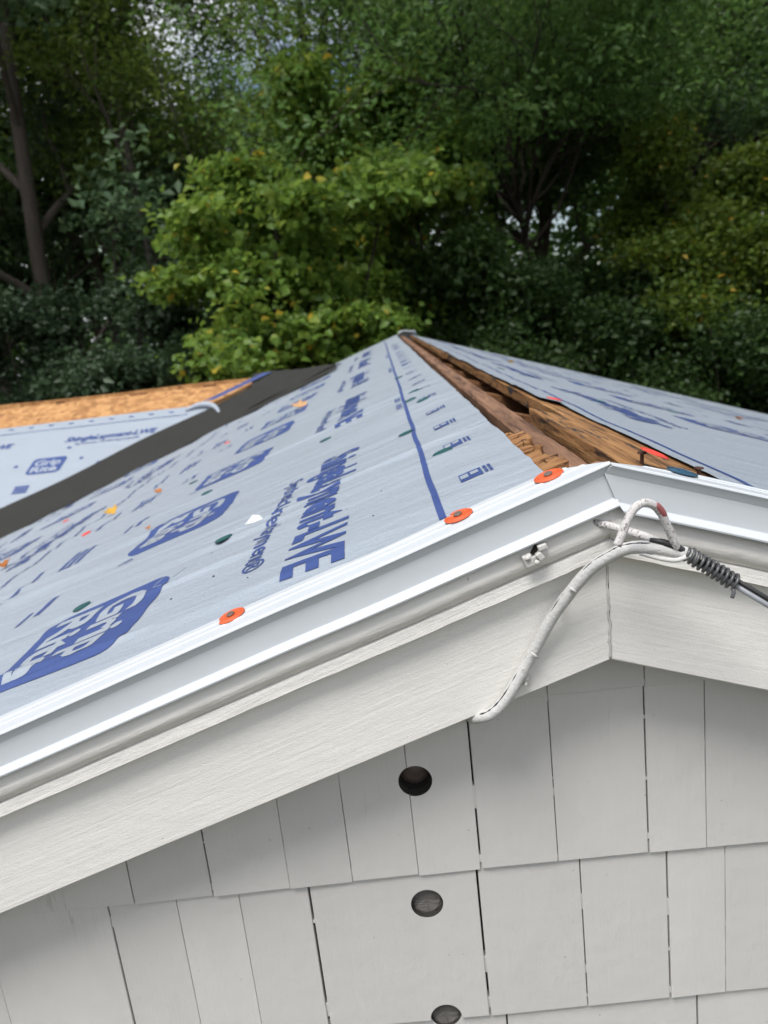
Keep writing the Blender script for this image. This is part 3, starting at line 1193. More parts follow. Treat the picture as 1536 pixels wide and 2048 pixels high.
tile_print('L', sheetL1, -1, 0.0, 5.6, True)
tile_print('L', sheetL2, -1, .985, 3.95, False, .2)
tile_print('R', sheetR1, 1, 0.0, 5.4, False, .62)
tile_print('R', sheetR2, 1, 1.04, 5.4, False, .3)

# a strip of marks at the near right corner
# torn flap
fv = [(-.388, .440), (-.398, .462), (-.410, .474), (-.419, .450), (-.405, .443)]
base3 = [on_roof(-1, a, b, hL(a, b) + .002) for a, b in fv]
P = [Vector(p) for p in base3]
P[2] = P[2] + Vector((-.001, .003, .007))
P[1] = P[1] + Vector((0, 0, .005))
o = obj('torn_flap', pymesh('torn_flap', P, [(0, 1, 4), (1, 2, 4), (2, 3, 4)], True), M_paper, sheetL1)
o['label'] = 'small white torn flap curling up from the sheet'
# creases and specks on the near sheet
mb = MB()
for pts in ([(-.520, .350), (-.528, .318), (-.512, .306)], [(-.505, .318), (-.488, .345), (-.47, .353), (-.455, .372)], [(-.315, .325), (-.332, .318), (-.352, .312)]):
    P = [Vector(on_roof(-1, a, b, hL(a, b) + .0016)) for a, b in pts]
    mb = MB()
    mb.tube(smooth_path(P, 5), .0007, 5)
    obj('crease', mb.mesh('crease', True), M_sheet, sheetL1)
mb = MB()
for a, b, r_ in ((-.470, .205, .0016), (-.420, .225, .0018), (-.215, .165, .0012), (-.205, .27, .001), (-.36, .14, .001), (-.25, .26, .0008)):
    p = Vector(on_roof(-1, a, b, hL(a, b) + .0016))
    mb.tube([p + Vector((-r_ * .7, -r_, 0)), p + Vector((0, 0, .0006)), p + Vector((r_ * .6, r_ * .8, 0))], [.0003, r_ * .5, .0003], 5)
tag(obj('grit', mb.mesh('grit'), M_dark, sheetL1), kind='stuff')


# --- plastic cap nails ---------------------------------------------
def cap_mesh(name, r=.0142, notch=None):
    v, f = [], []
    n = 36
    prof = [(.0, .0022), (.12, .0022), (.22, .0013), (.60, .0012), (.70, .0020), (.80, .0012), (.90, .0016), (1.0, .0008), (1.0, 0.0)]
    for pr_, pz in prof:
        for k in range(n):
            an = 2 * math.pi * k / n
            rr_ = pr_ * r
            if notch and pr_ > .55:
                d = abs((an - notch + math.pi) % (2 * math.pi) - math.pi)
                if d < .32:
                    rr_ *= .68 + .3 * (d / .32) ** 2
            v.append((rr_ * math.cos(an), rr_ * math.sin(an), pz))
    for j in range(len(prof) - 1):
        for k in range(n):
            k2 = (k + 1) % n
            f.append((j * n + k, j * n + k2, (j + 1) * n + k2, (j + 1) * n + k))
    return pymesh(name, v, f)


CAPS = [cap_mesh('cap', notch=None), cap_mesh('cap', notch=2.4), cap_mesh('cap', notch=3.3)]
v, f = [], []
mbn = MB()
mbn.tube([(0, 0, .0018), (0, 0, .0027)], [.0042, .0036], 14)
NAILH = mbn.mesh('nail_head')
_mc = {}


def cap(side, x, y, m, parent, lift, which=0, tilt=(0, 0), rz=0.0, label=None):
    key = (which, m.name)
    if key not in _mc:
        me = CAPS[which].copy()
        me.materials.clear()
        me.materials.append(m)
        _mc[key] = me
    h = (hL(x, y) if side < 0 else hR(x, y))
    p = on_roof(side, x, y, float(h) + lift)
    o = bpy.data.objects.new('cap_nail', _mc[key])
    COL.objects.link(o)
    o.parent = parent
    o.location = p
    q = Quaternion((0, 1, 0), -ANG if side < 0 else ANG)
    o.rotation_mode = 'QUATERNION'
    o.rotation_quaternion = q @ Quaternion((1, 0, 0), tilt[0]) @ Quaternion((0, 1, 0), tilt[1]) @ Quaternion((0, 0, 1), rz)
    if label: o['label'] = label
    return o


for i, (x, y, wv_) in enumerate(((-.0455, .034, 0), (-.132, .033, 1), (-.360, .037, 2))):
    cap(-1, x, y, M_orange, dripL, .0034, wv_, (.05, .03), (.3, 0, 0)[i], ('orange plastic cap nail nearest the ridge', 'orange cap nail with a torn edge', 'split orange cap nail farthest down the rake')[i])
    o = obj('nail_head', NAILH, M_steel, dripL)
    o.location = on_roof(-1, x, y, float(hL(x, y)) + .0042)
    o.rotation_euler = (0.15, -ANG, 0)
for x, y in ((-.120, .331), (-.160, .645), (-.445, .414), (-.133, 1.04), (-.119, 1.185), (-.110, .93), (-.665, .395), (-.62, 1.05), (-.33, 1.02), (-.74, 1.4), (-.14, 1.75)):
    cap(-1, x, y, M_green, sheetL1, .0018, 0, (rnd.uniform(-.05, .05), rnd.uniform(-.05, .05)))
for x, y in ((-1.04, 1.343), (-.86, 2.45)):
    cap(-1, x, y, M_red, sheetL1, .0018, 0, (.1, 0))
for x, y in ((-1.5, 2.25),):
    cap(-1, x, y, M_red, sheetL2, .0018, 0, (.1, 0))
for x, y in ((.62, 1.5), (.30, 1.1), (.9, 2.8), (.2, 1.9)):
    cap(1, x, y, M_green, sheetR1, .0018)
cap(1, .072, .0275, M_blue, dripR, .0036, 0, (.02, 0), 0, 'dark blue cap nail on the right drip edge')
cap(1, .112, .726, M_red, sheetR1, .004, 0, (0, 0), 0, 'red cap nail at the edge of the right sheet')
# proud nails in the near right board
def nail(x, y, hgt, lean=(0, 0)):
    mb = MB()
    b = Vector((x, y, -S * x + DECK))
    t = b + Vector((lean[0], lean[1], hgt))
    mb.tube([b - Vector((0, 0, .01)), t], .0019, 10)
    d = (t - b).normalized()
    mb.tube([t, t + d * .0014], [.0045, .0042], 14)
    return obj('nail', mb.mesh('nail'), M_rust, deck)


nail(.0515, .072, .0105, (.0005, -.001))
o = cap(1, .0560, .060, M_red, deck, .0112, 0, (.05, .14), 0, 'red cap lifted by a proud nail')
nail(.1015, .060, .0085, (.001, 0))

# --- valley membrane and cross roof --------------------------------
YC, ZC, K = 4.5, -.165, .448


def cr(x, y, h):
    return tuple(cross_pt(np.array(x), np.array(y), h))


mv = []
mf = []
npt = 60
rm = random.Random(8)
for i in range(npt + 1):
    x = -4.2 + (4.2 - .49) * i / npt
    yvx = yv(x)
    e1 = .05 + .012 * math.sin(i * .9) * rm.random() + .03 * (i / npt)
    e2 = .30 + .012 * math.sin(i * .5) - .0 * i
    p_low = (x, yvx - e1, S * x + DECK + .016)
    p_lo2 = (x, yvx - e1 * .5, S * x + .022)
    p_v = (x - .015, yvx, S * x + .030)
    yq = yvx + e2 * .4
    q1 = cr(x, min(yq, YC), .028)
    q2 = cr(x, min(yvx + e2, YC + .001), .018)
    mv += [p_low, p_lo2, p_v, q1, q2]
for i in range(npt):
    for j in range(4):
        a = i * 5 + j
        mf.append((a, a + 5, a + 6, a + 1))
o = obj('valley_membrane', pymesh('valley_membrane', mv, mf, True), M_membrane, house, UP)
# membrane patch over the head of the valley, up to the cross ridge
pts = []
pf = []
for i in range(13):
    x = -1.06 + .60 * i / 12
    yl = yv(x) + .02
    for j in range(7):
        y = min(yl + (YC + .02 - yl) * j / 6, YC + .02)
        pts.append(cr(x, y, .031 + .004 * math.sin(i * .8 + j)))
for i in range(12):
    for j in range(6):
        a = i * 7 + j
        pf.append((a, a + 7, a + 8, a + 1))
obj('membrane_patch', pymesh('membrane_patch', pts, pf, True), M_membrane, house, UP)

# cross roof: boards, strand board along the ridge, sheet with print
XW = -5.2
y_e = 1.6
obj('cross_roof_deck', pymesh('cross_roof_deck', [cr(XW, 2.4, -.03), cr(-3.05, 2.4, -.03), cr(-.55, YC - .30, -.03), cr(-.55, YC - .012, -.004), cr(XW, YC - .012, -.004),
                                                 cr(XW, YC - .29, -.004)], [(0, 1, 2, 3, 4, 5)]), M_osb, house, UP)
mv = []
xs_ = np.linspace(XW, -.62, 60)
rm = random.Random(4)
for x in xs_:
    mv += [cr(x, YC - .30, .0), cr(x, YC - .035 + rm.uniform(-.004, .004), .0), cr(x, YC - .035, -.03)]
mf = []
for i in range(len(xs_) - 1):
    for j in range(2):
        a = i * 3 + j
        mf.append((a, a + 3, a + 4, a + 1))
obj('strand_board', pymesh('strand_board', mv, mf), M_osb, house, UP)
# far sheathing rising behind the ridge slot
mv = []
for i, x in enumerate(xs_):
    d = .010 * (vn(np.array(x * 3), np.array(0.), 4) - .3)
    z0 = ZC + .012 + float(d)
    mv += [(x, YC - .004, z0 - .035), (x, YC - .004, z0), (x, YC + .012, z0), (x, YC + .5, z0 - .22)]
mf = []
for i in range(len(xs_) - 1):
    for j in range(3):
        a = i * 4 + j
        mf.append((a, a + 4, a + 5, a + 1))
obj('strand_board', pymesh('strand_board', mv, mf), M_osb, house, UP)
obj('cross_roof_deck', pymesh('cross_roof_deck', [(XW, YC + .4, ZC - .16), (-.5, YC + .4, ZC - .16), (-.5, YC + 2.4, ZC - 1.05), (XW, YC + 2.4, ZC - 1.05)], [(3, 2, 1, 0)]), M_osb, house, UP)
for k in range(9):
    x = -.9 - k * .5
    obj('ridge_block', pymesh('ridge_block', *box_vf(x, x + .05 + .03 * (k % 3), YC - .034, YC - .006, ZC - .05, ZC - .004 + .004 * (k % 2))), M_rafter, house, UP)
# sheet
sv = []
sf = []
nx, ny = 90, 24
for i in range(nx + 1):
    x = XW + (-1.30 - XW) * i / nx
    yb = yv(x) + .14
    ytop = YC - .262 + .006 * math.sin(x * 3)
    for j in range(ny + 1):
        y = yb + (ytop - yb) * j / ny if ytop > yb else ytop
        sv.append(cr(x, y, .003 + .0025 * float(vn(np.array(x / .12), np.array(y / .4), 6))))
for i in range(nx):
    for j in range(ny):
        a = i * (ny + 1) + j
        sf.append((a, a + ny + 1, a + ny + 2, a + 1))
sheetC = obj('underlayment_sheet', pymesh('underlayment_sheet', sv, sf, True), M_sheet, house, UP)
v, f = text_geo('ShingleLayment-LWE', .032, .28, .1)
put_print('printed_name', 'C', v, f, sheetC, M_ink, -2.195, 3.995, .575, .047)
put_print('printed_name', 'C', v, f, sheetC, M_ink, -3.10, 3.995, .575, .047)
v, f = text_geo('Synthetic Underlayment\u00ae', .008, .0, .12)
put_print('printed_line_of_text', 'C', v, f, sheetC, M_ink, -2.12, 3.955, .40, .020)
for x in (-2.345, -1.80, -2.80):
    logo('C', sheetC, x, 3.70, .205, .150, False)
for x in (-2.36, -2.75):
    for q in range(3):
        put_print('printed_mark', 'C', *SQ, sheetC, M_ink, x, 3.535 + q * .024, .085, .018)
for k in range(14):
    put_print('printed_mark', 'C', *SQ, sheetC, M_ink, -1.45 - k * .13, 4.195, .03, .012)
put_print('printed_line', 'C', *SQ, sheetC, M_ink, -4.2, 4.150, 2.75, .005)
for x, y in ((-2.16, 3.92), (-2.05, 3.80), (-1.93, 3.74), (-2.05, 3.57), (-2.44, 3.78)):
    put_print('printed_mark', 'C', *poly_geo([(.5 + .5 * math.cos(a * .7), .5 + .5 * math.sin(a * .7)) for a in range(9)], 1), sheetC, M_ink, x, y, .028, .024)
# rolled end of the sheet and blue tape up to the ridge
mb = MB()
mb.tube(smooth_path([cr(-1.47, 4.19, .012), cr(-1.40, 4.215, .022), cr(-1.33, 4.21, .026), cr(-1.27, 4.17, .024), cr(-1.235, 4.10, .016)], 4), [.008, .010, .013, .015, .017, .018, .019, .020, .020, .020, .019, .018, .016, .014, .012, .010, .008], 12)
o = obj('sheet_roll', mb.mesh('sheet_roll', True), M_sheet, sheetC)
tp = []
for i in range(9):
    t = i / 8
    x = -1.36 + .36 * t
    y = 4.235 + .268 * t
    tp += [cr(x, y, .036), cr(x + .075, y - .0, .040)]
obj('flashing_tape', pymesh('flashing_tape', tp, [(2 * i, 2 * i + 1, 2 * i + 3, 2 * i + 2) for i in range(8)], True), M_tape, house, UP)
# walls of the wing
obj('wing_wall', pymesh('wing_wall', *box_vf(-5.0, -3.2, 2.6, 6.4, -3.6, -1.05)), M_shingle, house, UP)

# ================================================================== CABLE, HOOK, CLAMP
def at(p):
    return Vector(p) + Vector((0, 0, ZA))


hook = empty('screw_hook', at((-.0153, .012, -.0557)))
tag(hook, 'flaking white iron hook curling out from under the drip edge at the gable peak', 'hook')
hp = [(-.0175, .016, -.0550), (-.0153, .010, -.0557), (-.0013, -.005, -.0578), (.0158, -.020, -.0623), (.032, -.033, -.0680), (.0405, -.040, -.0728), (.0400, -.0445, -.0690),
      (.0365, -.0455, -.0600), (.0324, -.0465, -.0500), (.0272, -.048, -.0385), (.0202, -.050, -.0295), (.0114, -.052, -.0258), (.0030, -.054, -.0290),
      (-.0037, -.056, -.0378), (-.0088, -.058, -.0480), (-.0142, -.060, -.0575)]
path = smooth_path(hp, 5)
mb = MB()
rr = random.Random(2)
mb.tube([p - Vector((-.0153, .012, -.0557)) for p in path], [.0035 * (1 + rr.uniform(-.05, .05)) for _ in path], 14)
obj('rod', mb.mesh('rod', True), M_hook, hook)
mb = MB()
sel = [p - Vector((-.0153, .012, -.0557)) + Vector((.0005, -.0004, .0005)) for p in path[43:52]]
mb.tube(sel, [.0016, .0030, .0034, .0035, .0036, .0035, .0034, .0030, .0016], 12)
o = obj('red_paint', mb.mesh('red_paint', True), M_redp, hook)

cable = empty('service_cable', at((-.1389, .03, -.2531)))
tag(cable, 'thick white painted cable running from the wire coil down under the rake board', 'cable')
O = Vector((-.1389, .03, -.2531))
cp = [(.060, -.0435, -.0845), (.050, -.0425, -.0775), (.0351, -.040, -.0730), (.0213, -.037, -.0700), (.0058, -.031, -.0706), (-.0065, -.0225, -.0778), (-.0266, -.011, -.0958), (-.0549, .004, -.1385),
      (-.0795, .0125, -.1855), (-.1037, .0125, -.2236), (-.1195, .0135, -.2398), (-.1307, .020, -.2470), (-.1380, .036, -.2555), (-.1370, .060, -.2690), (-.1350, .084, -.2840)]
path = smooth_path(cp, 6)
mb = MB()
mb.tube([p - O for p in path], [.0057 * (1 + rr.uniform(-.03, .03)) for _ in path], 16)
obj('sheath', mb.mesh('sheath', True), M_cable, cable)
# unpainted dark seam along the upper left side
mb = MB()
seam = [p - O + Vector((-.0026, -.0022, .0044)) for p in path[16:66]]
mb.tube(seam, [.0011 * (.3 + rr.random() * .7) for _ in seam], 7)
obj('unpainted_seam', mb.mesh('unpainted_seam', True), M_blackw, cable)
# second thin conductor under the bend, and paint nubs
mb = MB()
w2 = smooth_path([(.0505, -.0475, -.0765), (.040, -.0475, -.0800), (.028, -.043, -.0790), (.012, -.036, -.0745)], 5)
mb.tube([p - O for p in w2], [.0022] * 8 + [.0020] * 8, 8)
obj('thin_wire', mb.mesh('thin_wire', True), M_cable, cable)
for (x, y, z) in ((-.0400, -.0075, -.1115), (-.0795 + .0035, .0065, -.178)):
    mb = MB()
    mb.tube([Vector((x - .0040, y - .003, z + .0035)) - O, Vector((x - .001, y - .0052, z + .001)) - O, Vector((x + .003, y - .0045, z - .003)) - O], [.0008, .0016, .0008], 8)
    obj('paint_nub', mb.mesh('paint_nub', True), M_cable, cable)
mb = MB()
mb.tube(smooth_path([(-.0440, .0115, -.122), (-.0462, .0115, -.131), (-.0495, .0125, -.139)], 4), [.0006, .0009, .0011, .0011, .0011, .001, .0009, .0007, .0004], 6)
mb2 = MB()
mb2.v = [tuple(Vector(p) - O) for p in mb.v]
mb2.f = mb.f
obj('wire_sliver', mb2.mesh('wire_sliver'), M_rust, cable)

# coil wrap and the span that leaves to the right
wrap = empty('wire_wrap', at((.050, -.0425, -.0775)))
tag(wrap, 'dark wire coil lashing the cable ends together beside the hook', 'wire coil')
O2 = Vector((.050, -.0425, -.0775))
A = Vector((.0490, -.0425, -.0765))
B = Vector((.0842, -.0565, -.1020))
ax = (B - A).normalized()
n1 = ax.cross(Vector((0, 1, 0))).normalized()
n2 = ax.cross(n1)
pts = []
turns = 10.3
nn_ = 230
for i in range(nn_ + 1):
    t = i / nn_
    an = 2 * math.pi * turns * t + .5
    r_ = .0060 + .0003 * math.sin(i * .37) + .0006 * t
    pts.append(A + (B - A) * t + n1 * (r_ * math.cos(an)) + n2 * (r_ * math.sin(an)) - O2)
mb = MB()
mb.tube(pts, .00145, 8)
tail = smooth_path([pts[-1], pts[-1] + Vector((.000, -.002, -.003)), pts[-1] + Vector((-.002, -.003, -.0075))], 4)
mb.tube(tail, [.0017] * len(tail), 8)
obj('coil', mb.mesh('coil', True), M_coil, wrap)
mb = MB()
mb.tube([Vector(p) - O2 for p in [(.020, -.0385, -.0625), (.030, -.041, -.0650), (.040, -.0440, -.0690), (.050, -.0435, -.0775), (.062, -.048, -.0862)]], [.0018, .0030, .0034, .0034, .003], 10)
obj('black_tape', mb.mesh('black_tape', True), M_blackw, wrap)

span = empty('span_wire', at(B))
tag(span, 'pair of grey weathered wires leaving the coil toward the right edge', 'wire')
for q, (dz, r_) in enumerate(((.0028, .0021), (-.0026, .0026))):
    pts = []
    for i in range(24):
        t = i / 23
        x = A.x + .012 + (t ** 1.6) * 7.0
        xx = x - A.x
        pts.append(Vector((x, A.y - .40 * xx - .02 * xx * xx, A.z - .725 * xx + .10 * xx * xx + dz * 1.0)) - B)
    mb = MB()
    mb.tube(pts, r_, 10)
    obj('strand', mb.mesh('strand', True), M_wire if q else M_blackw, span)

clampo = empty('cable_clamp', at((-.071, -.002, -.0766)))
tag(clampo, 'broken metal clamp clogged with white paint on the moulding below the drip edge', 'clamp')
O3 = Vector((-.071, -.002, -.0766))
tilt = Matrix.Rotation(-.42, 3, 'Y')


def chip(name, cx, cz, w, h, d, m, dy=0.0, rz=0.0):
    v, f = box_vf(-w / 2, w / 2, -d / 2, d / 2, -h / 2, h / 2)
    R_ = Matrix.Rotation(rz, 3, 'Y')
    v = [R_ @ Vector(p) + Vector((cx, dy, cz)) for p in v]
    o = obj(name, pymesh(name, v, f), m, clampo)
    bevel(o, min(w, h, d) * .2, 2, 20)
    return o


chip('strap', -.0062, -.0055, .0085, .0125, .007, M_blob, .0, -.35)
chip('strap', .0042, -.0020, .0060, .0080, .006, M_blob, -.001, -.6)
chip('strap', .0068, .0062, .0085, .0055, .007, M_blob, -.0005, -.25)
chip('bridge', -.0012, -.0040, .0062, .0032, .004, M_blob, .001, -.5)
chip('bridge', .0008, .0030, .0042, .0090, .004, M_dark, .0035, .5)
mb = MB()
mb.tube([(-.0075, -.0015, -.0020), (-.0075, -.0052, -.0022)], [.0030, .0024], 14)
obj('screw', mb.mesh('screw', True), M_blob, clampo)
mb = MB()
mb.tube([(.0010, .002, -.0072), (.0012, -.0035, -.0078), (.0012, -.0042, -.0078)], [.0026, .0024, .0010], 12)
obj('screw', mb.mesh('screw', True), M_blob, clampo)

bolt = empty('bolt', at((-.0842, .018, -.2076)))
tag(bolt, 'paint covered bolt on the lower edge of the rake board beside the cable', 'bolt')
mb = MB()
mb.tube([(0, .004, 0), (0, -.001, 0), (0, -.004, -.0006), (0, -.0058, -.001)], [.0056, .0050, .0034, .0012], 14)
obj('head', mb.mesh('head', True), M_blob, bolt)
mb = MB()
mb.tube([(-.0005, -.003, -.002), (-.001, -.0055, -.0055), (-.0015, -.003, -.0075)], [.0022, .0026, .0010], 10)
obj('shank', mb.mesh('shank', True), M_blob, bolt)


# ================================================================== FALLEN LEAVES
def fallen(x, y, side, size, m, label, rz, curl=.5):
    sh = [(0, -.5, 0), (.16, -.3, 0), (.36, -.22, 0), (.26, -.02, 0), (.38, .16, 0), (.17, .22, 0), (0, .5, 0), (-.17, .22, 0), (-.38, .16, 0), (-.26, -.02, 0), (-.36, -.22, 0), (-.16, -.3, 0)]
    v = [(a * size, b * size, curl * size * (abs(a) * 1.1 + b * b * .8)) for a, b, _ in sh] + [(0, 0, .0)]
    f = [(12, i, (i + 1) % 12) for i in range(12)]
    o = obj('fallen_leaf', pymesh('fallen_leaf', v, f), m)
    h = float((hL if side < 0 else hR)(x, y)) + .004
    o.location = Vector(on_roof(side, x, y, h)) + Vector((0, 0, ZA))
    o.rotation_euler = (.15, -ANG if side < 0 else ANG, rz)
    tag(o, label, 'leaf', 'leaves fallen on the roof')


LY = m_plain('yellow leaf', (0.62, 0.36, 0.05), 0.6, 0.3, 0, 90, .002)
LO = m_plain('orange brown leaf', (0.42, 0.15, 0.035), 0.6, 0.3, 0, 90, .002)
LT = m_plain('tan leaf', (0.52, 0.30, 0.14), 0.6, 0.3, 0, 90, .002)
fallen(-1.038, 1.553, -1, .062, LY, 'bright yellow leaf lying on the left slope below the dark valley strip', .6, .7)
fallen(-.542, 2.471, -1, .085, LT, 'pale tan leaf high on the left slope over a printed logo', 1.1, .5)
fallen(-1.341, 1.461, -1, .060, LO, 'curled brown leaf at the left edge of the lower left slope', .3, .8)
fallen(-.918, 1.636, -1, .034, LO, 'small orange leaf between the yellow leaf and the printed logos', .9, .5)
fallen(-.717, .901, -1, .020, LO, 'tiny orange leaf just beside the second printed logo', .2, .5)
fallen(1.114, 2.166, 1, .040, LO, 'small brown leaf alone on the right slope', .5, .6)
fallen(.45, 3.2, 1, .040, LY, 'yellowish leaf far up the right slope near its back edge', 1.4, .6)

# ================================================================== TREES
def grow(seed, height, r0, fork, limbs, spread, up_bias=.35, sub=5, sub2=4, lean=(0, 0), fan=None, droop=0.0, stems=1, depth3=True):
    """skeleton -> (list of (points, radii)), terminal points"""
    rr = random.Random(seed)
    polys, term = [], []

    def rv(s=1.0):
        return Vector((rr.gauss(0, s), rr.gauss(0, s), rr.gauss(0, s)))

    def limb(p, d, L, r, depth):
        pts, rad = [p.copy()], [r]
        n = 5
        for i in range(n):
            d = (d + rv(.13) + Vector((0, 0, up_bias * .22 - droop * .1 * depth))).normalized()
            p = p + d * (L / n)
            pts.append(p.copy())
            rad.append(max(.006, r * (1 - .72 * (i + 1) / n)))
        polys.append((pts, rad))
        if depth >= 3:
            term.extend([pts[2], pts[4], pts[5]])
            return
        m = sub if depth == 1 else sub2
        for k in range(m):
            t = .3 + .7 * (k + rr.random()) / m
            i = min(n - 1, int(t * n))
            q = pts[i].lerp(pts[i + 1], t * n - i if t < 1 else 1)
            az = rr.uniform(0, 2 * math.pi)
            side_ = d.orthogonal().normalized()
            side_ = Quaternion(d, az) @ side_
            nd = (d * rr.uniform(.45, .9) + side_ * rr.uniform(.6, 1.0)).normalized()
            limb(q, nd, L * rr.uniform(.42, .62), rad[i] * .62, depth + 1)
        if depth == 2:
            term.append(pts[5])

    for s_ in range(stems):
        pts, rad = [Vector((0, 0, -.3))], [r0 * 1.25]
        az0 = 2 * math.pi * s_ / stems + rr.random()
        d = Vector((lean[0], lean[1], 1)) + (Vector((math.cos(az0), math.sin(az0), 0)) * .28 if stems > 1 else Vector())
        d.normalize()
        p = Vector((0, 0, -.3))
        n = 10
        top = height * .92
        for i in range(n):
            d = (d + rv(.045) + Vector((0, 0, .05))).normalized()
            p = p + d * ((top + .3) / n)
            pts.append(p.copy())
            rad.append(max(.012, r0 * (1 - .9 * ((i + 1) / n) ** 1.1)))
        polys.append((pts, rad))
        term.append(pts[-1])
        nl = max(3, limbs // stems)
        for k in range(nl):
            t = fork + (1 - fork) * ((k + rr.random() * .7) / nl) ** .9
            if fan: t = fork + .10 * k / nl
            t = min(t, .985)
            i = min(n - 1, int(t * n))
            q = pts[i].lerp(pts[i + 1], t * n - i)
            az = k * 2.399 + rr.uniform(-.5, .5)
            hh = (t - fork) / max(1e-3, 1 - fork)
            L = spread * (1.0 - .62 * hh) * rr.uniform(.8, 1.15)
            dd = Vector((math.cos(az), math.sin(az), .35 + .9 * up_bias + .5 * hh)).normalized()
            if fan:
                L = spread * rr.uniform(.8, 1.2)
                dd = Vector((math.cos(az), math.sin(az), fan * rr.uniform(.5, 1.6))).normalized()
            limb(q, dd, L, rad[i] * .6, 1)
    return polys, np.array([t[:] for t in term])


def wood_mesh(polys, rmin=.0):
    V, F = [], []
    for pts, rad in polys:
        n = 10 if rad[0] > .1 else (6 if rad[0] > .03 else 4)
        v, f = tube_vf(pts, rad, n, False)
        o = len(V)
        V += [tuple(p) for p in v]
        F += [tuple(i + o for i in q) for q in f]
    return np_mesh('trunk', np.array(V), np.array(F), smooth=True)


def leaf_mesh(seed, term, per, sig, size, aspect=.62, flat=.55, jit=.35, shape=4):
    g = np.random.RandomState(seed)
    nT = len(term)
    cnt = np.maximum(3, (per * (.35 + 1.3 * g.rand(nT))).astype(int))
    C0 = np.repeat(term, cnt, 0)
    tt = np.repeat(g.rand(nT), cnt)
    n = len(C0)
    off = g.normal(0, 1, (n, 3)) * sig
    off[:, 2] *= flat
    c = C0 + off
    a = g.normal(0, 1, (n, 3))
    a[:, 2] = a[:, 2] * .5 - .35
    a /= np.linalg.norm(a, axis=1)[:, None]
    nn = g.normal(0, .75, (n, 3)) + np.array(SUN) * 1.0      # blades turn to the light
    b = np.cross(nn, a)
    b /= np.linalg.norm(b, axis=1)[:, None]
    nr = np.cross(a, b)
    L = size * (1 + jit * g.normal(0, 1, n)).clip(.45, 1.8)[:, None]
    W = L * aspect
    fold = .22
    p0 = c
    p1 = c + a * L * .42 + b * W * .5 + nr * W * fold
    p2 = c + a * L + nr * W * -.15
    p3 = c + a * L * .42 - b * W * .5 + nr * W * fold
    if shape == 4:
        v = np.stack([p0, p1, p2, p3], 1).reshape(-1, 3)
        i = np.arange(n)[:, None] * 4
        f = np.concatenate([i + np.array([[0, 1, 2]]), i + np.array([[0, 2, 3]])], 1).reshape(-1, 3)
        k = 2
    else:
        q1 = c + a * L * .72 + b * W * .34 + nr * W * .1
        q3 = c + a * L * .72 - b * W * .34 + nr * W * .1
        m = c + a * L * .5
        v = np.stack([p0, p1, q1, p2, q3, p3, m], 1).reshape(-1, 3)
        i = np.arange(n)[:, None] * 7
        f = np.concatenate([i + np.array([[0, 1, 6]]), i + np.array([[1, 2, 6]]), i + np.array([[2, 3, 6]]), i + np.array([[3, 4, 6]]), i + np.array([[4, 5, 6]]), i + np.array([[5, 0, 6]])], 1).reshape(-1, 3)
        k = 6
    tint = np.clip(.55 * g.rand(n) + .45 * tt + g.normal(0, .06, n), 0, 1)
    yl = g.rand(n) < .014
    tint = np.where(yl, 1.0, tint * .92)
    return np_mesh('crown', v, f, np.repeat(tint, k))


def tree(name, label, cat, loc, lm, bm_, gp, lp, group=None, rz=0.0, scale=1.0):
    polys, term = grow(**gp)
    t = empty(name, loc)
    t.rotation_euler = (0, 0, rz)
    t.scale = (scale,) * 3
    obj('trunk', wood_mesh(polys), bm_, t)
    obj('crown', leaf_mesh(gp['seed'] + 50, term, **lp), lm, t)
    return tag(t, label, cat, group)


def copy_tree(src, label, loc, rz, sc, group=None):
    t = src.copy()
    COL.objects.link(t)
    t.location = loc
    t.rotation_euler = (0, 0, rz)
    t.scale = sc if isinstance(sc, tuple) else (sc,) * 3
    for ch in src.children:
        c2 = ch.copy()
        COL.objects.link(c2)
        c2.parent = t
    t['label'] = label
    if group: t['group'] = group
    return t


G1 = 'trees along the edge of the wood'
t_oak = tree('oak_tree', 'tall oak with a pale leaning trunk at the left edge', 'tree', (-6.0, 13, 0), L_oak, M_bark,
             dict(seed=1, height=15, r0=.19, fork=.22, limbs=15, spread=3.4, sub=5, sub2=4), dict(per=42, sig=.26, size=.125), G1)
t_olive = tree('locust_tree', 'slender olive leaved tree forking left of the bright maple', 'tree', (-3.85, 12.2, 0), L_olive, M_bark,
               dict(seed=2, height=12, r0=.12, fork=.38, limbs=10, spread=3.0, up_bias=.55, sub=5, sub2=4), dict(per=58, sig=.27, size=.085, aspect=.5), G1)
t_maple = tree('maple_tree', 'bright yellow green young maple in the middle behind the roof', 'tree', (-1.35, 9.6, 0), L_maple, M_bark2,
               dict(seed=3, height=6.1, r0=.06, fork=.28, limbs=21, spread=1.65, up_bias=.12, sub=5, sub2=3, stems=3), dict(per=34, sig=.17, flat=.36, size=.098, aspect=.75, shape=6), G1)
t_mid = tree('locust_tree', 'thin crowned olive tree with a dark fork against the blue sky', 'tree', (-.55, 14.5, 0), L_olive, M_bark2,
             dict(seed=14, height=14, r0=.17, fork=.46, limbs=11, spread=3.6, up_bias=.6, sub=5, sub2=4), dict(per=40, sig=.28, size=.095, aspect=.5), G1)
t_dome = tree('dome_tree', 'dark green domed tree with many fanning stems right of centre', 'tree', (2.9, 12.2, 0), L_dark, M_bark2,
              dict(seed=5, height=9.5, r0=.10, fork=.54, limbs=13, spread=3.7, up_bias=.25, sub=7, sub2=4, fan=1.0), dict(per=46, sig=.26, size=.085, aspect=.55), G1)
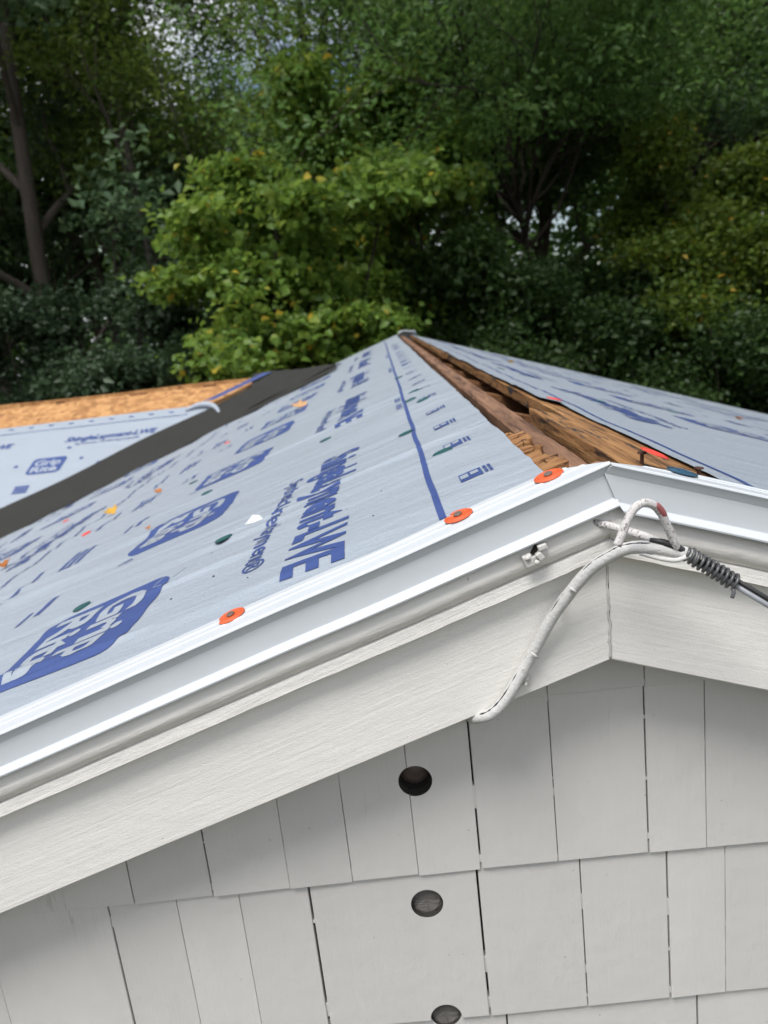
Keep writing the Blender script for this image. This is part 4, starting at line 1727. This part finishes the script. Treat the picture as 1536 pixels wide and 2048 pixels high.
t_lime = tree('understory_tree', 'yellowish green bushy tree at the right edge', 'tree', (4.9, 11, 0), L_lime, M_bark2,
              dict(seed=6, height=5.6, r0=.07, fork=.2, limbs=16, spread=1.7, up_bias=.2, sub=5, sub2=4, stems=2), dict(per=60, sig=.19, size=.078), G1)
t_shrub = tree('woodland_shrub', 'grey green shrub below the slender olive tree', 'shrub', (-3.45, 10.4, 0), L_shrub_shaded, M_bark2,
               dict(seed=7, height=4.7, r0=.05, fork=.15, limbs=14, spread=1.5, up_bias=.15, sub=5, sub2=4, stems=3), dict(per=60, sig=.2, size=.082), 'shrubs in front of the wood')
t_shrub2 = tree('woodland_shrub', 'dark shrub behind the far end of the ridge', 'shrub', (1.5, 10.8, 0), L_shrub2_shaded, M_bark2,
                dict(seed=8, height=4.4, r0=.05, fork=.15, limbs=14, spread=1.5, up_bias=.15, sub=5, sub2=4, stems=3), dict(per=60, sig=.2, size=.078), 'shrubs in front of the wood')

GS = 'shrubs in front of the wood'
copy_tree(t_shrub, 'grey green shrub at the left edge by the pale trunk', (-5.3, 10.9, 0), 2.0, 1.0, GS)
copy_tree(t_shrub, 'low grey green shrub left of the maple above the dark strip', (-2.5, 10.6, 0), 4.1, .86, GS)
copy_tree(t_shrub2, 'dark shrub below the domed tree', (3.1, 10.4, 0), 1.1, 1.0, GS)
copy_tree(t_shrub2, 'dark shrub between the maple and the domed tree', (.35, 11.6, 0), 3.0, 1.12, GS)
copy_tree(t_shrub2, 'low dark shrub at the right end of the back rake', (4.5, 9.2, 0), 5.0, .8, GS)
copy_tree(t_lime, 'yellowish shrub low at the right edge', (6.0, 9.8, 0), 2.2, .82, GS)
GB = 'taller trees deeper in the wood'
copy_tree(t_olive, 'feathery tree at the top between the dark fork and the dome', (.75, 15.4, 0), .8, 1.08, GB)
copy_tree(t_maple, 'taller maple rising behind the right side of the bright young maple', (.05, 11.6, 0), 2.1, (1.05, 1.05, 1.22), G1)
copy_tree(t_oak, 'oak crown behind the pale trunk near the top left corner', (-7.4, 14.6, 0), 3.6, .9, GB)
copy_tree(t_olive, 'olive leaved tree behind the pale trunk at the upper left', (-5.6, 15.8, 0), 2.4, 1.12, GB)
copy_tree(t_olive, 'olive leaved tree filling the top left corner', (-6.6, 17.2, 0), 1.3, 1.2, GB)
copy_tree(t_oak, 'tall dark tree at the top right corner', (7.6, 15.5, 0), 1.2, (1, 1, .95), GB)
copy_tree(t_dome, 'deep green tree behind the right side of the domed tree', (5.4, 15.5, 0), 2.6, 1.1, GB)
copy_tree(t_dome, 'deep green tree between the dark fork and the domed tree', (1.9, 16.8, 0), 4.4, 1.0, GB)
for k, (x, y, sc, src) in enumerate(((-10.5, 18, 1.0, t_oak), (-7.6, 18.5, 1.12, t_dome), (-4.9, 19, .98, t_dome), (-2.4, 19.5, .66, t_dome), (3.6, 20, 1.15, t_oak),
                                     (7.2, 20.5, 1.15, t_dome), (10.5, 18, 1.1, t_oak), (13, 16, 1.0, t_dome), (-12.5, 14, 1.0, t_dome), (9.2, 12.5, .9, t_dome))):
    copy_tree(src, 'tree deep in the wood showing only as dark foliage', (x, y, 0), k * 1.7, sc, 'trees deep in the wood')

# far edge of the wood, one mass
g = np.random.RandomState(77)
xs_ = g.uniform(-38, 38, 4600)
tops = 7.2 + 2.2 * np.clip((xs_ + 1) / 4, 0, 1) + 2.2 * vn(xs_ / 3.0, xs_ * 0, 4)
term = np.stack([xs_, g.uniform(26, 31, 4600), g.rand(4600) ** .8 * tops], 1)
tag(obj('far_wood', leaf_mesh(5, term, 26, .5, .30, .7), L_dark), 'dark mass of far woodland behind the trees', 'woodland', kind='stuff')
